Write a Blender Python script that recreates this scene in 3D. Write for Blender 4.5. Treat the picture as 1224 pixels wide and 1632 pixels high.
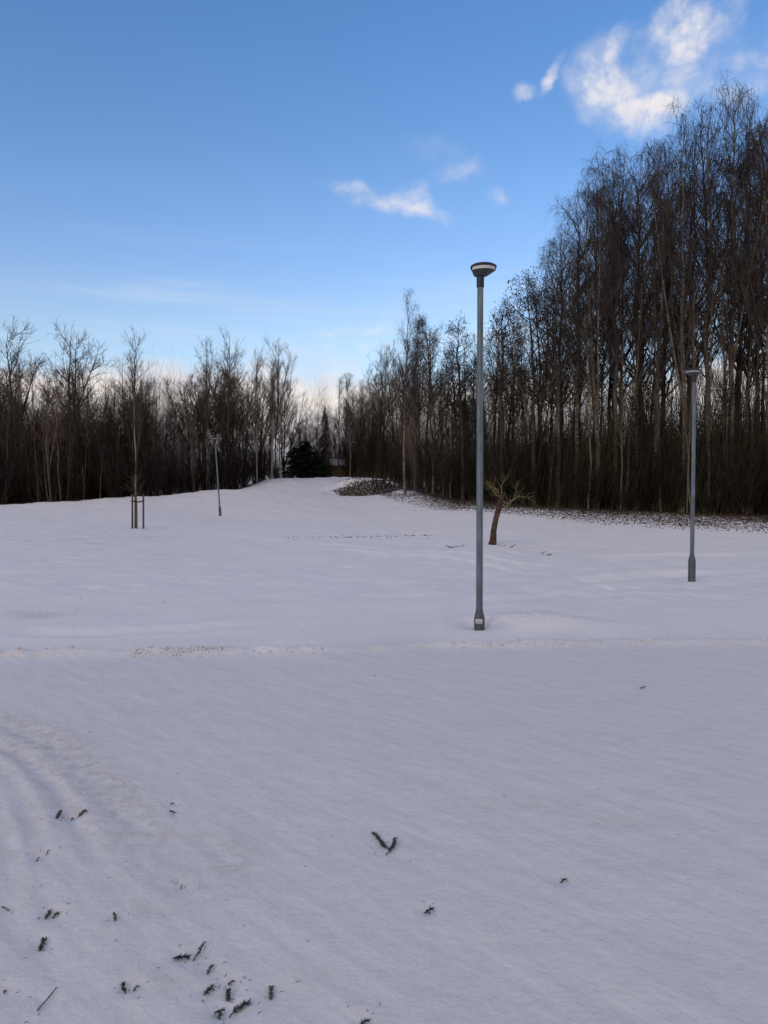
import bpy, math, random
import numpy as np
S = bpy.context.scene
for o in list(bpy.data.objects): bpy.data.objects.remove(o)
C = S.collection
R = math.radians

# ------------------------------------------------------------------ camera
CAM_H, PITCH, F = 1.64, R(1.25), 1179.0
cam_d = bpy.data.cameras.new('camera'); cam = bpy.data.objects.new('camera', cam_d); C.objects.link(cam)
cam.location = (0, 0, CAM_H); cam.rotation_euler = (R(90) - PITCH, 0, 0)
cam_d.sensor_fit = 'VERTICAL'; cam_d.sensor_height = 36; cam_d.sensor_width = 27; cam_d.lens = 36 * F / 1632
cam_d.clip_start = .05; cam_d.clip_end = 6000
S.camera = cam
def ray(u, v):
    a, b = (u - 612) / F, (816 - v) / F
    d = np.array([a, math.cos(PITCH) + b * math.sin(PITCH), -math.sin(PITCH) + b * math.cos(PITCH)])
    return d
def at(u, v, Y):
    d = ray(u, v); d = d * (Y / d[1]); return np.array([d[0], d[1], CAM_H + d[2]])
def on_flat(u, v, z=0.0):
    d = ray(u, v); t = (z - CAM_H) / d[2]; return np.array([d[0] * t, d[1] * t, z])
def zv(D, v): return at(612, v, D)[2]

# ------------------------------------------------------------------ world
W = bpy.data.worlds.new('World'); S.world = W; W.use_nodes = True
SUN_EL, SUN_AZ = 24, 215        # sun high behind the camera on the left, veiled
class NT:
    def __init__(s, nt): s.nt = nt; s.n = nt.nodes; s.l = nt.links
    def new(s, t, **k):
        n = s.n.new(t)
        for a, b in k.items(): setattr(n, a, b)
        return n
    def put(s, sock, v):
        if isinstance(v, bpy.types.NodeSocket): s.l.new(v, sock)
        else: sock.default_value = v
    def m(s, op, a, b=None, c=None, clamp=False):
        n = s.new('ShaderNodeMath', operation=op, use_clamp=clamp); s.put(n.inputs[0], a)
        if b is not None: s.put(n.inputs[1], b)
        if c is not None: s.put(n.inputs[2], c)
        return n.outputs[0]
    def vm(s, op, a, b=None, out=0):
        n = s.new('ShaderNodeVectorMath', operation=op); s.put(n.inputs[0], a)
        if b is not None: s.put(n.inputs[1], b)
        return n.outputs[out]
    def scale(s, a, k):
        n = s.new('ShaderNodeVectorMath', operation='SCALE'); s.put(n.inputs[0], a); s.put(n.inputs['Scale'], k); return n.outputs[0]
    def noise(s, vec, scale, detail=4, rough=.55, out='Fac', dist=0.0):
        n = s.new('ShaderNodeTexNoise'); s.put(n.inputs['Vector'], vec); n.inputs['Scale'].default_value = scale
        n.inputs['Detail'].default_value = detail; n.inputs['Roughness'].default_value = rough; n.inputs['Distortion'].default_value = dist
        return n.outputs[out]
    def ss(s, x, a, b, lo=0.0, hi=1.0):
        n = s.new('ShaderNodeMapRange', interpolation_type='SMOOTHSTEP'); s.put(n.inputs[0], x)
        n.inputs[1].default_value = a; n.inputs[2].default_value = b; n.inputs[3].default_value = lo; n.inputs[4].default_value = hi
        return n.outputs[0]
    def mix(s, f, a, b):
        n = s.new('ShaderNodeMix', data_type='RGBA'); s.put(n.inputs[0], f)
        for i, v in ((6, a), (7, b)):
            if isinstance(v, tuple): v = (*v, 1) if len(v) == 3 else v
            s.put(n.inputs[i], v)
        return n.outputs[2]
    def ramp(s, x, stops, interp='LINEAR'):
        n = s.new('ShaderNodeValToRGB'); n.color_ramp.interpolation = interp; s.put(n.inputs[0], x); e = n.color_ramp.elements
        while len(e) < len(stops): e.new(.5)
        for i, (p, c) in enumerate(stops): e[i].position = p; e[i].color = (*c, 1)
        return n.outputs[0]
    def comb(s, x, y, z):
        n = s.new('ShaderNodeCombineXYZ')
        for i, v in enumerate((x, y, z)): s.put(n.inputs[i], v)
        return n.outputs[0]
def lin(r, g, b): return tuple((c / 255 / 12.92) if c <= 10 else ((c / 255 + .055) / 1.055) ** 2.4 for c in (r, g, b))

w = NT(W.node_tree); w.n.clear()
SKY_K = .10
sky = w.new('ShaderNodeTexSky', sky_type='NISHITA', sun_disc=False)
sky.sun_elevation = R(SUN_EL); sky.sun_rotation = R(SUN_AZ); sky.air_density = 1.0; sky.dust_density = 1.0; sky.ozone_density = 1.5
tc = w.new('ShaderNodeTexCoord'); N = tc.outputs['Generated']
sep = w.new('ShaderNodeSeparateXYZ'); w.l.new(N, sep.inputs[0]); nx, ny, nz = sep.outputs
FIXMAX = 2.1      # air colour of the clear winter sky, by elevation
SKY_FIX = [(e, tuple(c / FIXMAX for c in k)) for e, k in [(.0, (1.95, 1.86, 1.8)), (.218, (1.818, 1.819, 1.877)), (.298, (1.53, 1.703, 2.0)), (.361, (1.378, 1.675, 2.03)), (.42, (1.228, 1.608, 2.009)), (.522, (1.072, 1.574, 2.07)), (1.0, (.95, 1.45, 2.0))]]
fix = w.ramp(nz, SKY_FIX)
skyc = w.vm('MULTIPLY', w.scale(sky.outputs[0], SKY_K * FIXMAX), fix)
# clouds: soft patches fixed to directions of the sky
warpn = w.vm('SUBTRACT', w.noise(N, 9, 5, .6, 'Color'), (.5, .5, .5))
warp = w.vm('ADD', N, w.scale(warpn, .085))
fine = w.noise(N, 17, 6, .6)
tot = None
for (u, v, wx, wy, rot, k) in [
        (975, 135, 62, 50, -60, .95), (1000, 168, 62, 34, -15, 1.0), (1065, 172, 60, 32, 0, .95), (995, 85, 45, 22, 50, .6), (1065, 38, 55, 24, 35, .75), (1115, 55, 70, 34, -15, .85), (1150, 45, 40, 30, 30, .7),
        (1190, 97, 80, 24, 4, .8), (1130, 105, 90, 40, 10, .5), (1180, 140, 100, 45, 0, .42), (1050, 110, 60, 40, 20, .35), (1290, 60, 120, 60, 10, .6), (1400, 150, 160, 60, 0, .5),
        (565, 310, 42, 12, -8, .62), (615, 312, 55, 17, 12, .72), (660, 320, 62, 13, -16, .6), (695, 332, 40, 10, -30, .3), (735, 282, 42, 15, 0, .26), (792, 321, 22, 12, 0, .5),
        (830, 136, 20, 18, 40, .75), (885, 112, 34, 14, 45, .6), (690, 250, 60, 20, -20, .12), (500, 612, 95, 40, -12, 1.0), (440, 590, 60, 26, 10, .95), (120, 612, 130, 20, 0, .9), (570, 520, 170, 12, 8, .3), (520, 555, 190, 14, 4, .34), (640, 492, 120, 10, 10, .22),
        (-400, 120, 160, 50, 0, .6), (-650, 300, 150, 60, 0, .6), (900, -300, 200, 70, 10, .6), (200, -420, 160, 60, 0, .5)]:
    c = ray(u, v); c = c / np.linalg.norm(c)
    rt = np.cross(c, (0, 0, 1)); rt /= np.linalg.norm(rt); up = np.cross(rt, c)
    ca, sa = math.cos(R(rot)), math.sin(R(rot))
    e1 = rt * ca + up * sa; e2 = -rt * sa + up * ca
    d1 = ray(u + 10, v); d1 = d1 / np.linalg.norm(d1); sc = np.linalg.norm(d1 - c) / 10
    q = w.vm('SUBTRACT', warp, tuple(c))
    A = w.vm('DOT_PRODUCT', q, tuple(e1 / (wx * sc)), out=1); B = w.vm('DOT_PRODUCT', q, tuple(e2 / (wy * sc)), out=1)
    D_ = w.vm('DOT_PRODUCT', q, tuple(c / (wx * sc)), out=1)
    ln = w.vm('LENGTH', w.comb(A, B, D_), out=1)
    t = w.m('MULTIPLY', w.ss(ln, 0.1, 1.55, 1, 0), k)
    tot = t if tot is None else w.m('MAXIMUM', tot, t)
wisp = w.noise(warp, 55, 6, .65)
dens = w.m('MULTIPLY', tot, w.m('MULTIPLY', w.ss(fine, .3, .62, .5, 1.25), w.ss(wisp, .3, .6, .78, 1.12)), clamp=True)
dens = w.m('POWER', dens, 1.25)
cc = w.mix(w.ss(fine, .35, .65), lin(205, 214, 232), lin(246, 240, 240))
skyc = w.mix(w.m('MULTIPLY', dens, .92), skyc, cc)
# unseen broken cloud added behind the camera to warm the light on the snow
rn = w.noise(N, 2.6, 6, .6)
rear = w.ss(w.m('MULTIPLY_ADD', w.m('SUBTRACT', rn, .5), -1.1, ny), .42, .05, 0, 1)
rc = w.mix(w.ss(w.noise(N, 5.5, 5, .6), .3, .7), lin(178, 172, 184), lin(224, 208, 204))
skyc = w.mix(w.m('MULTIPLY', rear, .95), skyc, rc)
# thin streaks low in the sky
sv = w.vm('MULTIPLY', N, (1.2, 1.2, 13))
st = w.ss(w.noise(sv, 2.6, 5, .55), .46, .72)
st = w.m('MULTIPLY', st, w.m('MULTIPLY', w.ss(nz, .10, .19), w.ss(nz, .20, .34, 1, 0)))
skyc = w.mix(w.m('MULTIPLY', st, .55), skyc, lin(205, 222, 244))
# bank of cloud along the whole horizon
bn = w.noise(w.vm('MULTIPLY', N, (1, 1, 1.6)), 5.5, 5, .6)
top = w.m('MULTIPLY_ADD', w.m('SUBTRACT', bn, .5), .09, .158)
hb = w.ss(w.m('SUBTRACT', nz, top), -.022, .014, 1, 0)
bc = w.mix(w.ss(w.noise(w.vm('MULTIPLY', N, (1, 1, 2.5)), 11, 5, .6), .3, .7), lin(226, 216, 220), lin(255, 244, 234))
bc = w.mix(w.ss(nz, .02, .13), lin(176, 176, 196), bc)
skyc = w.mix(w.m('MULTIPLY', hb, .93), skyc, bc)
bg = w.new('ShaderNodeBackground'); w.l.new(skyc, bg.inputs[0]); bg.inputs[1].default_value = 1.0
wo = w.new('ShaderNodeOutputWorld'); w.l.new(bg.outputs[0], wo.inputs[0])

# ------------------------------------------------------------------ sun: low, veiled, soft
sd = bpy.data.lights.new('sun', 'SUN'); sd.energy = .6; sd.angle = R(25); sd.color = (1, .82, .66)
so = bpy.data.objects.new('sun', sd); C.objects.link(so)
az = R(SUN_AZ); dirv = np.array([math.sin(az) * math.cos(R(SUN_EL)), math.cos(az) * math.cos(R(SUN_EL)), math.sin(R(SUN_EL))])
import mathutils
so.rotation_euler = mathutils.Vector(dirv).to_track_quat('Z', 'Y').to_euler(); so.location = (-20, -30, 40)
S.view_settings.view_transform = 'Standard'; S.view_settings.look = 'None'; S.view_settings.gamma = 1
S.view_settings.exposure = 0; S.view_settings.use_curve_mapping = False
S.render.engine = 'CYCLES'

# ------------------------------------------------------------------ helpers
def tag(o, label=None, cat=None, group=None, kind=None):
    for k, v in (('label', label), ('category', cat), ('group', group), ('kind', kind)):
        if v: o[k] = v
    return o
def empty(name, loc=(0, 0, 0), rz=0.0):
    o = bpy.data.objects.new(name, None); C.objects.link(o); o.location = tuple(float(c) for c in loc); o.rotation_euler.z = rz
    o.empty_display_size = .2; return o
def np_mesh(name, V, faces_list, smooth=True):
    """V (n,3); faces_list: list of int arrays (m,k)"""
    me = bpy.data.meshes.new(name); V = np.asarray(V, dtype=np.float32)
    loops = np.concatenate([f.ravel() for f in faces_list]).astype(np.int32)
    tot_ = np.concatenate([np.full(len(f), f.shape[1], np.int32) for f in faces_list])
    start = np.concatenate([[0], np.cumsum(tot_)[:-1]]).astype(np.int32)
    me.vertices.add(len(V)); me.vertices.foreach_set('co', V.ravel())
    me.loops.add(len(loops)); me.loops.foreach_set('vertex_index', loops)
    me.polygons.add(len(tot_)); me.polygons.foreach_set('loop_start', start); me.polygons.foreach_set('loop_total', tot_)
    if smooth: me.polygons.foreach_set('use_smooth', np.ones(len(tot_), bool))
    me.update(calc_edges=True); return me
def link(name, me, mat, parent=None):
    o = bpy.data.objects.new(name, me); C.objects.link(o)
    if mat and not me.materials: me.materials.append(mat)
    if parent: o.parent = parent
    return o
class MB:
    def __init__(s): s.V = []; s.F = {}; s.n = 0
    def add(s, V, F):
        V = np.asarray(V, float).reshape(-1, 3); F = np.asarray(F, int)
        s.V.append(V); s.F.setdefault(F.shape[1], []).append(F + s.n); s.n += len(V); return s
    def tubes(s, P, Rr, k=4, cap=False):
        """P (B,n,3), Rr (B,n)"""
        P = np.asarray(P, float); Rr = np.asarray(Rr, float)
        if P.ndim == 2: P = P[None]; Rr = Rr[None]
        B, n, _ = P.shape
        if B == 0: return s
        T = np.empty_like(P); T[:, 1:-1] = P[:, 2:] - P[:, :-2]; T[:, 0] = P[:, 1] - P[:, 0]; T[:, -1] = P[:, -1] - P[:, -2]
        T /= np.linalg.norm(T, axis=2, keepdims=True) + 1e-9
        ref = np.where(np.abs(T[:, :1, 2:3]) > .8, np.array([1., .13, 0]), np.array([.09, .05, 1.]))
        ref = np.broadcast_to(ref, P.shape)
        A = np.cross(T, ref); A /= np.linalg.norm(A, axis=2, keepdims=True) + 1e-9; Bv = np.cross(T, A)
        if k == 2:
            V = np.stack([P + A * Rr[..., None], P - A * Rr[..., None]], 2)
        else:
            ang = np.arange(k) * 2 * math.pi / k
            V = P[:, :, None] + (A[:, :, None] * np.cos(ang)[:, None] + Bv[:, :, None] * np.sin(ang)[:, None]) * Rr[:, :, None, None]
        base = (np.arange(B) * n * k)[:, None, None] + (np.arange(n - 1) * k)[None, :, None]
        j = np.arange(k if k > 2 else 1)[None, None]; j2 = (j + 1) % k
        Fq = np.stack([base + j, base + j2, base + k + j2, base + k + j], -1).reshape(-1, 4)
        s.add(V.reshape(-1, 3), Fq)
        if cap and k > 2:
            off = s.n - B * n * k
            for b in range(B):
                s.F.setdefault(k, []).append(np.array([off + b * n * k + np.arange(k)[::-1]])); s.F[k].append(np.array([off + b * n * k + (n - 1) * k + np.arange(k)]))
        return s
    def lathe(s, prof, k=24, c=(0, 0, 0), sx=1, sy=1, tilt=0, off=None):
        prof = np.array(prof, float); a = np.arange(k) * 2 * math.pi / k; n = len(prof)
        V = np.zeros((n, k, 3)); V[..., 0] = prof[:, :1] * np.cos(a) * sx; V[..., 1] = prof[:, :1] * np.sin(a) * sy; V[..., 2] = prof[:, 1:2]
        if off is not None: V[..., 0] += np.array(off)[:, None]
        if tilt:
            x, z = V[..., 0].copy(), V[..., 2].copy(); V[..., 0] = x * math.cos(tilt) - z * math.sin(tilt); V[..., 2] = x * math.sin(tilt) + z * math.cos(tilt)
        V += np.array(c)
        i = np.arange(n - 1)[:, None] * k; j = np.arange(k)[None]; j2 = (j + 1) % k
        s.add(V.reshape(-1, 3), np.stack([i + j, i + j2, i + k + j2, i + k + j], -1).reshape(-1, 4)); return s
    def box(s, c, d, rz=0):
        c = np.array(c, float); h = np.array(d, float) / 2
        V = np.array([[x, y, z] for z in (-1, 1) for y in (-1, 1) for x in (-1, 1)], float) * h
        ca, sa = math.cos(rz), math.sin(rz); V = np.stack([V[:, 0] * ca - V[:, 1] * sa, V[:, 0] * sa + V[:, 1] * ca, V[:, 2]], 1) + c
        s.add(V, [[0, 2, 3, 1], [4, 5, 7, 6], [0, 1, 5, 4], [2, 6, 7, 3], [0, 4, 6, 2], [1, 3, 7, 5]]); return s
    def mesh(s, name, smooth=True): return np_mesh(name, np.concatenate(s.V), [np.concatenate(f) for f in s.F.values()], smooth)
    def build(s, name, mat, parent=None, smooth=True): return link(name, s.mesh(name, smooth), mat, parent)
def copy_tree(o, parent=None):
    c = o.copy(); C.objects.link(c)
    if parent: c.parent = parent
    for ch in list(o.children): copy_tree(ch, c)
    return c

def vnoise(x, y, seed=0):
    xi = np.floor(x).astype(np.int64); yi = np.floor(y).astype(np.int64); fx = x - xi; fy = y - yi
    fx = fx * fx * fx * (fx * (fx * 6 - 15) + 10); fy = fy * fy * fy * (fy * (fy * 6 - 15) + 10)
    def h(a, b):
        n = (a * 374761393 + b * 668265263 + seed * 982451653) & 0x7fffffff
        n = ((n ^ (n >> 13)) * 1274126177) & 0x7fffffff; n = n ^ (n >> 16)
        return (n & 0xffff) / 65535.0
    return (h(xi, yi) * (1 - fx) + h(xi + 1, yi) * fx) * (1 - fy) + (h(xi, yi + 1) * (1 - fx) + h(xi + 1, yi + 1) * fx) * fy - .5
def fbm(x, y, o=4, seed=0, g=.5):
    r = 0; a = 1
    for i in range(o): r = r + a * vnoise(x * 2 ** i, y * 2 ** i, seed + i * 7); a *= g
    return r
def sst(x, a, b): t = np.clip((x - a) / (b - a), 0, 1); return t * t * (3 - 2 * t)

# ------------------------------------------------------------------ materials
def mat(name, col, rough=.8, spec=.3, metal=0, var=.25, scale=8, bump=0, bscale=60, coords='Object', dark=None, stretch=(1, 1, 1)):
    m = bpy.data.materials.new(name); m.use_nodes = True; t = NT(m.node_tree); b = t.n['Principled BSDF']
    co = t.vm('MULTIPLY', t.new('ShaderNodeTexCoord').outputs[coords], stretch)
    n = t.noise(co, scale, 5, .6)
    dk = dark or tuple(c * (1 - var) for c in col); lt = tuple(min(1, c * (1 + var)) for c in col)
    t.put(b.inputs['Base Color'], t.mix(t.ss(n, .3, .7), dk, lt))
    b.inputs['Roughness'].default_value = rough; b.inputs['Specular IOR Level'].default_value = spec; b.inputs['Metallic'].default_value = metal
    if bump:
        bp = t.new('ShaderNodeBump'); bp.inputs['Strength'].default_value = bump; bp.inputs['Distance'].default_value = .01
        t.put(bp.inputs['Height'], t.noise(co, bscale, 4, .6)); t.l.new(bp.outputs[0], b.inputs['Normal'])
    return m
M = {}
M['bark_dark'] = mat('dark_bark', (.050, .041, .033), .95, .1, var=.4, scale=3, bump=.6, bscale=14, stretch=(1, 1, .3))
M['bark_olive'] = mat('olive_bark', (.14, .125, .085), .9, .1, var=.35, scale=2, bump=.4, bscale=18, stretch=(1, 1, .3))
M['pale_bark'] = mat('pale_bark', (.27, .25, .20), .9, .1, var=.35, scale=2, stretch=(1, 1, .3))
M['bark_grey'] = mat('grey_bark', (.13, .118, .092), .9, .1, var=.35, scale=2, bump=.4, bscale=18, stretch=(1, 1, .3))
M['twig_dark'] = mat('dark_twigs', (.040, .031, .028), .9, .1, var=.3, scale=1.2)
M['twig_brown'] = mat('brown_twigs', (.125, .095, .072), .9, .1, var=.3, scale=1.0)
M['twig_purple'] = mat('birch_twigs', (.070, .058, .051), .9, .1, var=.3, scale=1.0)
M['twig_olive'] = mat('olive_twigs', (.075, .070, .042), .9, .1, var=.3, scale=1.0)
M['cones'] = mat('alder_cones', (.030, .022, .019), .9, .1, var=.3)
M['brown_leaf'] = mat('withered_leaves', (.075, .058, .034), .9, .1, var=.4, scale=3)
M['needle_dark'] = mat('spruce_needles', (.018, .030, .018), .8, .2, var=.4, scale=2)
M['needle'] = mat('sprig_needles', (.024, .045, .032), .6, .3, var=.45, scale=40)
M['sprig_stem'] = mat('sprig_stem', (.075, .05, .03), .8, .2, var=.3, scale=40)
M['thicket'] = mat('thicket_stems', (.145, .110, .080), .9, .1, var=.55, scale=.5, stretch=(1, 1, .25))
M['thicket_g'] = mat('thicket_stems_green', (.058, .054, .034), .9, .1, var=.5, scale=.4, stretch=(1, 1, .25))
M['galv'] = mat('galvanised_steel', (.125, .155, .18), .5, .5, .4, var=.30, scale=12, bump=.15, bscale=90, stretch=(1, 1, .25))
M['galv_base'] = mat('weathered_steel_base', (.085, .10, .115), .6, .4, .3, var=.2, scale=20, bump=.2, bscale=90)
M['black'] = mat('black_coating', (.014, .017, .024), .45, .4, var=.2, scale=20)
M['housing'] = mat('grey_housing', (.04, .046, .052), .5, .4, var=.15, scale=20)
M['diffuser'] = mat('milky_diffuser', (.62, .62, .60), .3, .5, var=.08, scale=20)
M['grey_diffuser'] = mat('grey_diffuser', (.34, .35, .38), .5, .3, var=.1, scale=20)  # greyer diffuser for the two far lamp posts
M['sticker'] = mat('sticker', (.55, .57, .58), .5, .4, var=.05, scale=40)
M['sticker_ink'] = mat('sticker_ink', (.12, .13, .14), .5, .4)
M['stake'] = mat('stake_wood', (.115, .085, .066), .9, .1, var=.35, scale=6, bump=.5, bscale=30, stretch=(1, 1, .15))
M['tie'] = mat('tie_band', (.02, .02, .022), .8, .2)
M['ochre'] = mat('ochre_planks', (.62, .36, .14), .9, .1, var=.25, scale=4)
M['roof_snow'] = mat('roof_snow', (.72, .74, .78), .8, .2, var=.05)
M['lichen_bark'] = mat('lichen_bark', (.075, .050, .036), .95, .1, var=.4, scale=7, bump=.8, bscale=26)
M['lichen_twig'] = mat('lichen_twigs', (.15, .14, .065), .95, .1, var=.4, scale=9)
M['stick'] = mat('dead_twig', (.06, .05, .045), .9, .1, var=.3, scale=10)
M['leaf'] = mat('leaf_litter', (.052, .038, .027), .95, .1, var=.5, scale=5)
M['grass'] = mat('dry_grass', (.12, .10, .055), .95, .1, var=.5, scale=3)
def birch_bark():
    m = bpy.data.materials.new('birch_bark'); m.use_nodes = True; t = NT(m.node_tree); b = t.n['Principled BSDF']
    co = t.new('ShaderNodeTexCoord').outputs['Object']
    n1 = t.noise(t.vm('MULTIPLY', co, (1.6, 1.6, 9)), 1.6, 5, .65); n2 = t.noise(t.vm('MULTIPLY', co, (1, 1, .5)), 1.3, 4, .6)
    base = t.mix(t.ss(n2, .35, .65), (.09, .078, .058), (.25, .225, .18))
    t.put(b.inputs['Base Color'], t.mix(t.ss(n1, .50, .60), base, (.035, .03, .026)))
    b.inputs['Roughness'].default_value = .85; b.inputs['Specular IOR Level'].default_value = .15
    return m
M['birch'] = birch_bark()
def snow_mat():
    m = bpy.data.materials.new('snow_ground'); m.use_nodes = True; t = NT(m.node_tree); b = t.n['Principled BSDF']
    co = t.new('ShaderNodeTexCoord').outputs['Object']
    def at_(n): a = t.new('ShaderNodeAttribute', attribute_name=n); return a.outputs['Fac']
    lit, dirt, packed = at_('litter'), at_('dirt'), at_('packed')
    g = t.noise(co, 1.3, 5, .6); fg = t.noise(co, 60, 3, .6)
    e_ = (math.cos(R(-43)), math.sin(R(-43)), 0); n_ = (-e_[1], e_[0], 0)
    rotv = t.comb(t.m('MULTIPLY', t.vm('DOT_PRODUCT', co, e_, out=1), 1.5), t.m('MULTIPLY', t.vm('DOT_PRODUCT', co, n_, out=1), 8.0), 0.0)
    streak = t.noise(rotv, 1.6, 6, .62, dist=.4)
    c = t.mix(t.ss(g, .3, .7), (.775, .80, .83), (.815, .84, .86))
    pk = t.mix(t.ss(streak, .36, .64), (.665, .685, .705), (.715, .737, .757))  # driven snow tone; shade from behind the camera painted in as darker albedo
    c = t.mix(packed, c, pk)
    c = t.mix(t.m('MULTIPLY', t.ss(t.noise(co, 22, 5, .75), .46, .70), .20), c, (.50, .50, .52))
    dsp = t.m('MULTIPLY', dirt, t.ss(t.noise(co, 12, 5, .7), .36, .66), clamp=True)
    c = t.mix(dsp, c, (.50, .475, .425))
    # grit frozen into the driven snow
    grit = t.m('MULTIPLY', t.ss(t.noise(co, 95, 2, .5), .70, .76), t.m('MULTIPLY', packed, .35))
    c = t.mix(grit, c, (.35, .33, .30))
    # leaves lying on the snow at the wood's edge
    mp = t.new('ShaderNodeMapping'); t.l.new(co, mp.inputs[0]); mp.inputs['Scale'].default_value = (1, .55, 1)
    ln = t.noise(mp.outputs[0], 8.5, 5, .72)
    thr = t.m('SUBTRACT', ln, t.m('MULTIPLY_ADD', t.m('POWER', lit, 1.25), -.45, .70))
    lm = t.ss(thr, -.01, .035)
    lc = t.mix(t.noise(co, 12, 3, .6), (.018, .014, .010), (.075, .052, .034))
    c = t.mix(lm, c, lc)
    t.put(b.inputs['Base Color'], c)
    b.inputs['Roughness'].default_value = .62; b.inputs['Specular IOR Level'].default_value = .25
    h = t.m('ADD', t.m('MULTIPLY', t.noise(co, 7, 6, .65), .016), t.m('MULTIPLY', t.noise(co, 36, 5, .7), .006))
    h = t.m('ADD', h, t.m('MULTIPLY', streak, t.m('MULTIPLY', packed, .0045)))
    h = t.m('ADD', h, t.m('MULTIPLY', lm, .03))
    bp = t.new('ShaderNodeBump'); bp.inputs['Strength'].default_value = .8; bp.inputs['Distance'].default_value = 1
    t.put(bp.inputs['Height'], h); t.l.new(bp.outputs[0], b.inputs['Normal'])
    return m
M['snow'] = snow_mat()

# ------------------------------------------------------------------ terrain
V_ = zv
COLS = {
 -1400: [(12, 0), (25, .1), (40, .5), (48, .9), (56, .3), (75, -.6), (130, -1)],
 0:   [(12, 0), (20, .03), (30, V_(30, 848)), (42, V_(42, 818)), (50, V_(50, 803)), (57, .7), (75, -.5), (130, -1)],
 110: [(12, 0), (22, .02), (32, V_(32, 845)), (43, V_(43, 814)), (52, V_(52, 797.5)), (58, 1.0), (76, -.2), (130, -.5)],
 220: [(12, 0), (25, .0), (34, V_(34, 843)), (45, V_(45, 809)), (54, V_(54, 791)), (60, 1.3), (78, .2), (130, 0)],
 350: [(12, 0), (25, -.05), (34, .1), (42.4, V_(42.4, 825)), (50, V_(50, 800)), (58, V_(58, 779)), (64, 1.9), (80, .8), (130, .8)],
 430: [(12, 0), (25, -.05), (40, .3), (52, V_(52, 795)), (62, V_(62, 774)), (70, V_(70, 760)), (76, 3.2), (95, 2.4), (130, 3)],
 500: [(12, 0), (25, -.05), (40, .25), (52, V_(52, 800)), (62, V_(62, 780)), (74, V_(74, 759.5)), (85, 3.5), (130, 4)],
 560: [(12, 0), (25, -.05), (40, .25), (50, V_(50, 806)), (57, V_(57, 791)), (66, V_(66, 771)), (76, V_(76, 760.5)), (130, 4)],
 620: [(12, 0), (25, -.05), (36, .2), (46, V_(46, 812)), (52, V_(52, 796)), (60, V_(60, 779)), (66, V_(66, 769)), (76, V_(76, 764)), (130, 4)],
 680: [(12, 0), (25, 0), (35, .3), (45, V_(45, 805)), (50, V_(50, 786)), (56, 2.2), (130, 3.2)],
 780: [(11, 0), (16, -.02), (22, V_(22, 867)), (32, .5), (42, V_(42, 806)), (48, 1.4), (130, 2)],
 900: [(10, 0), (15, -.12), (22, .0), (30, V_(30, 842)), (40, V_(40, 812)), (130, 1.5)],
 1100: [(10, 0), (15.7, V_(15.7, 931)), (22, -.1), (30, V_(30, 845)), (39, V_(39, 820)), (45, .75), (130, 1)],
 1300: [(10, 0), (15.7, -.2), (22, -.1), (30, V_(30, 848)), (39, V_(39, 824)), (45, .75), (130, 1)],
 2600: [(10, 0), (15.7, -.1), (30, .2), (45, .7), (130, 1)]}
ug = np.arange(-1400, 2601, 8.0); Dg = np.arange(0, 140, .25); us = sorted(COLS)
tab = np.array([np.interp(Dg, [0] + [k[0] for k in COLS[c]], [0] + [k[1] for k in COLS[c]]) for c in us])
T2 = np.array([np.interp(ug, us, tab[:, j]) for j in range(len(Dg))]).T
def gsm(A, sig, ax):
    k = np.exp(-.5 * (np.arange(-int(3 * sig), int(3 * sig) + 1) / sig) ** 2); k /= k.sum(); n = len(k) // 2
    Ap = np.pad(A, [(n, n) if i == ax else (0, 0) for i in range(2)], mode='edge')
    return sum(k[i] * np.take(Ap, np.arange(i, i + A.shape[ax]), ax) for i in range(len(k)))
T2 = gsm(gsm(T2, 4, 1), 2.5, 0)
def base_h(X, Y):
    X = np.asarray(X, float); Y = np.asarray(Y, float)
    a = np.where(Y > .01, X / np.maximum(Y, .01), np.sign(X) * 9); a = np.clip(a, -1.7, 1.68)
    D = np.hypot(X, Y) / np.hypot(1, a); u = np.clip(612 + a * F, -1400, 2599)
    fi = (u + 1400) / 8; fj = np.clip(D / .25, 0, len(Dg) - 1.001)
    i = np.clip(fi.astype(int), 0, len(ug) - 2); j = fj.astype(int); fi = fi - i; fj = fj - j
    z = (T2[i, j] * (1 - fi) + T2[i + 1, j] * fi) * (1 - fj) + (T2[i, j + 1] * (1 - fi) + T2[i + 1, j + 1] * fi) * fj
    th = np.abs(np.arctan2(X, Y)); return z * (1 - sst(th, 1.3, 2.2))
tracks = [[(-330, 1095), (-120, 1118), (0, 1150), (100, 1190), (170, 1260), (225, 1335), (300, 1400), (375, 1470)],
          [(-260, 1130), (-80, 1160), (0, 1182), (60, 1220), (110, 1290), (150, 1370), (175, 1480)],
          [(-160, 1175), (-60, 1195), (0, 1222), (38, 1272), (55, 1330), (66, 1400), (72, 1500), (74, 1640)],
          [(-240, 1150), (-60, 1172), (30, 1200), (85, 1250), (130, 1320), (160, 1400), (172, 1500)],
         [(-130, 1225), (-40, 1262), (2, 1320), (18, 1400), (26, 1500), (28, 1640)]]
tracks = [np.array([on_flat(*p)[:2] for p in t]) for t in tracks]
def pdist(X, Y, P):
    best = np.full(X.shape, 1e9); tt = np.zeros(X.shape); n = len(P) - 1
    for i in range(n):
        ax, ay = P[i]; bx, by = P[i + 1]; dx, dy = bx - ax, by - ay; t = np.clip(((X - ax) * dx + (Y - ay) * dy) / (dx * dx + dy * dy), 0, 1)
        d = np.hypot(X - ax - t * dx, Y - ay - t * dy); m = d < best; best = np.where(m, d, best); tt = np.where(m, (i + t) / n, tt)
    return best, tt
LAMP = at(764, 1000, 9.2); LAMP[2] = 0
def flatD(u, v, z=-.05): t = (CAM_H - z) * F / (v - 790.3); return np.array([(u - 612) / F * t, t])
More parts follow.
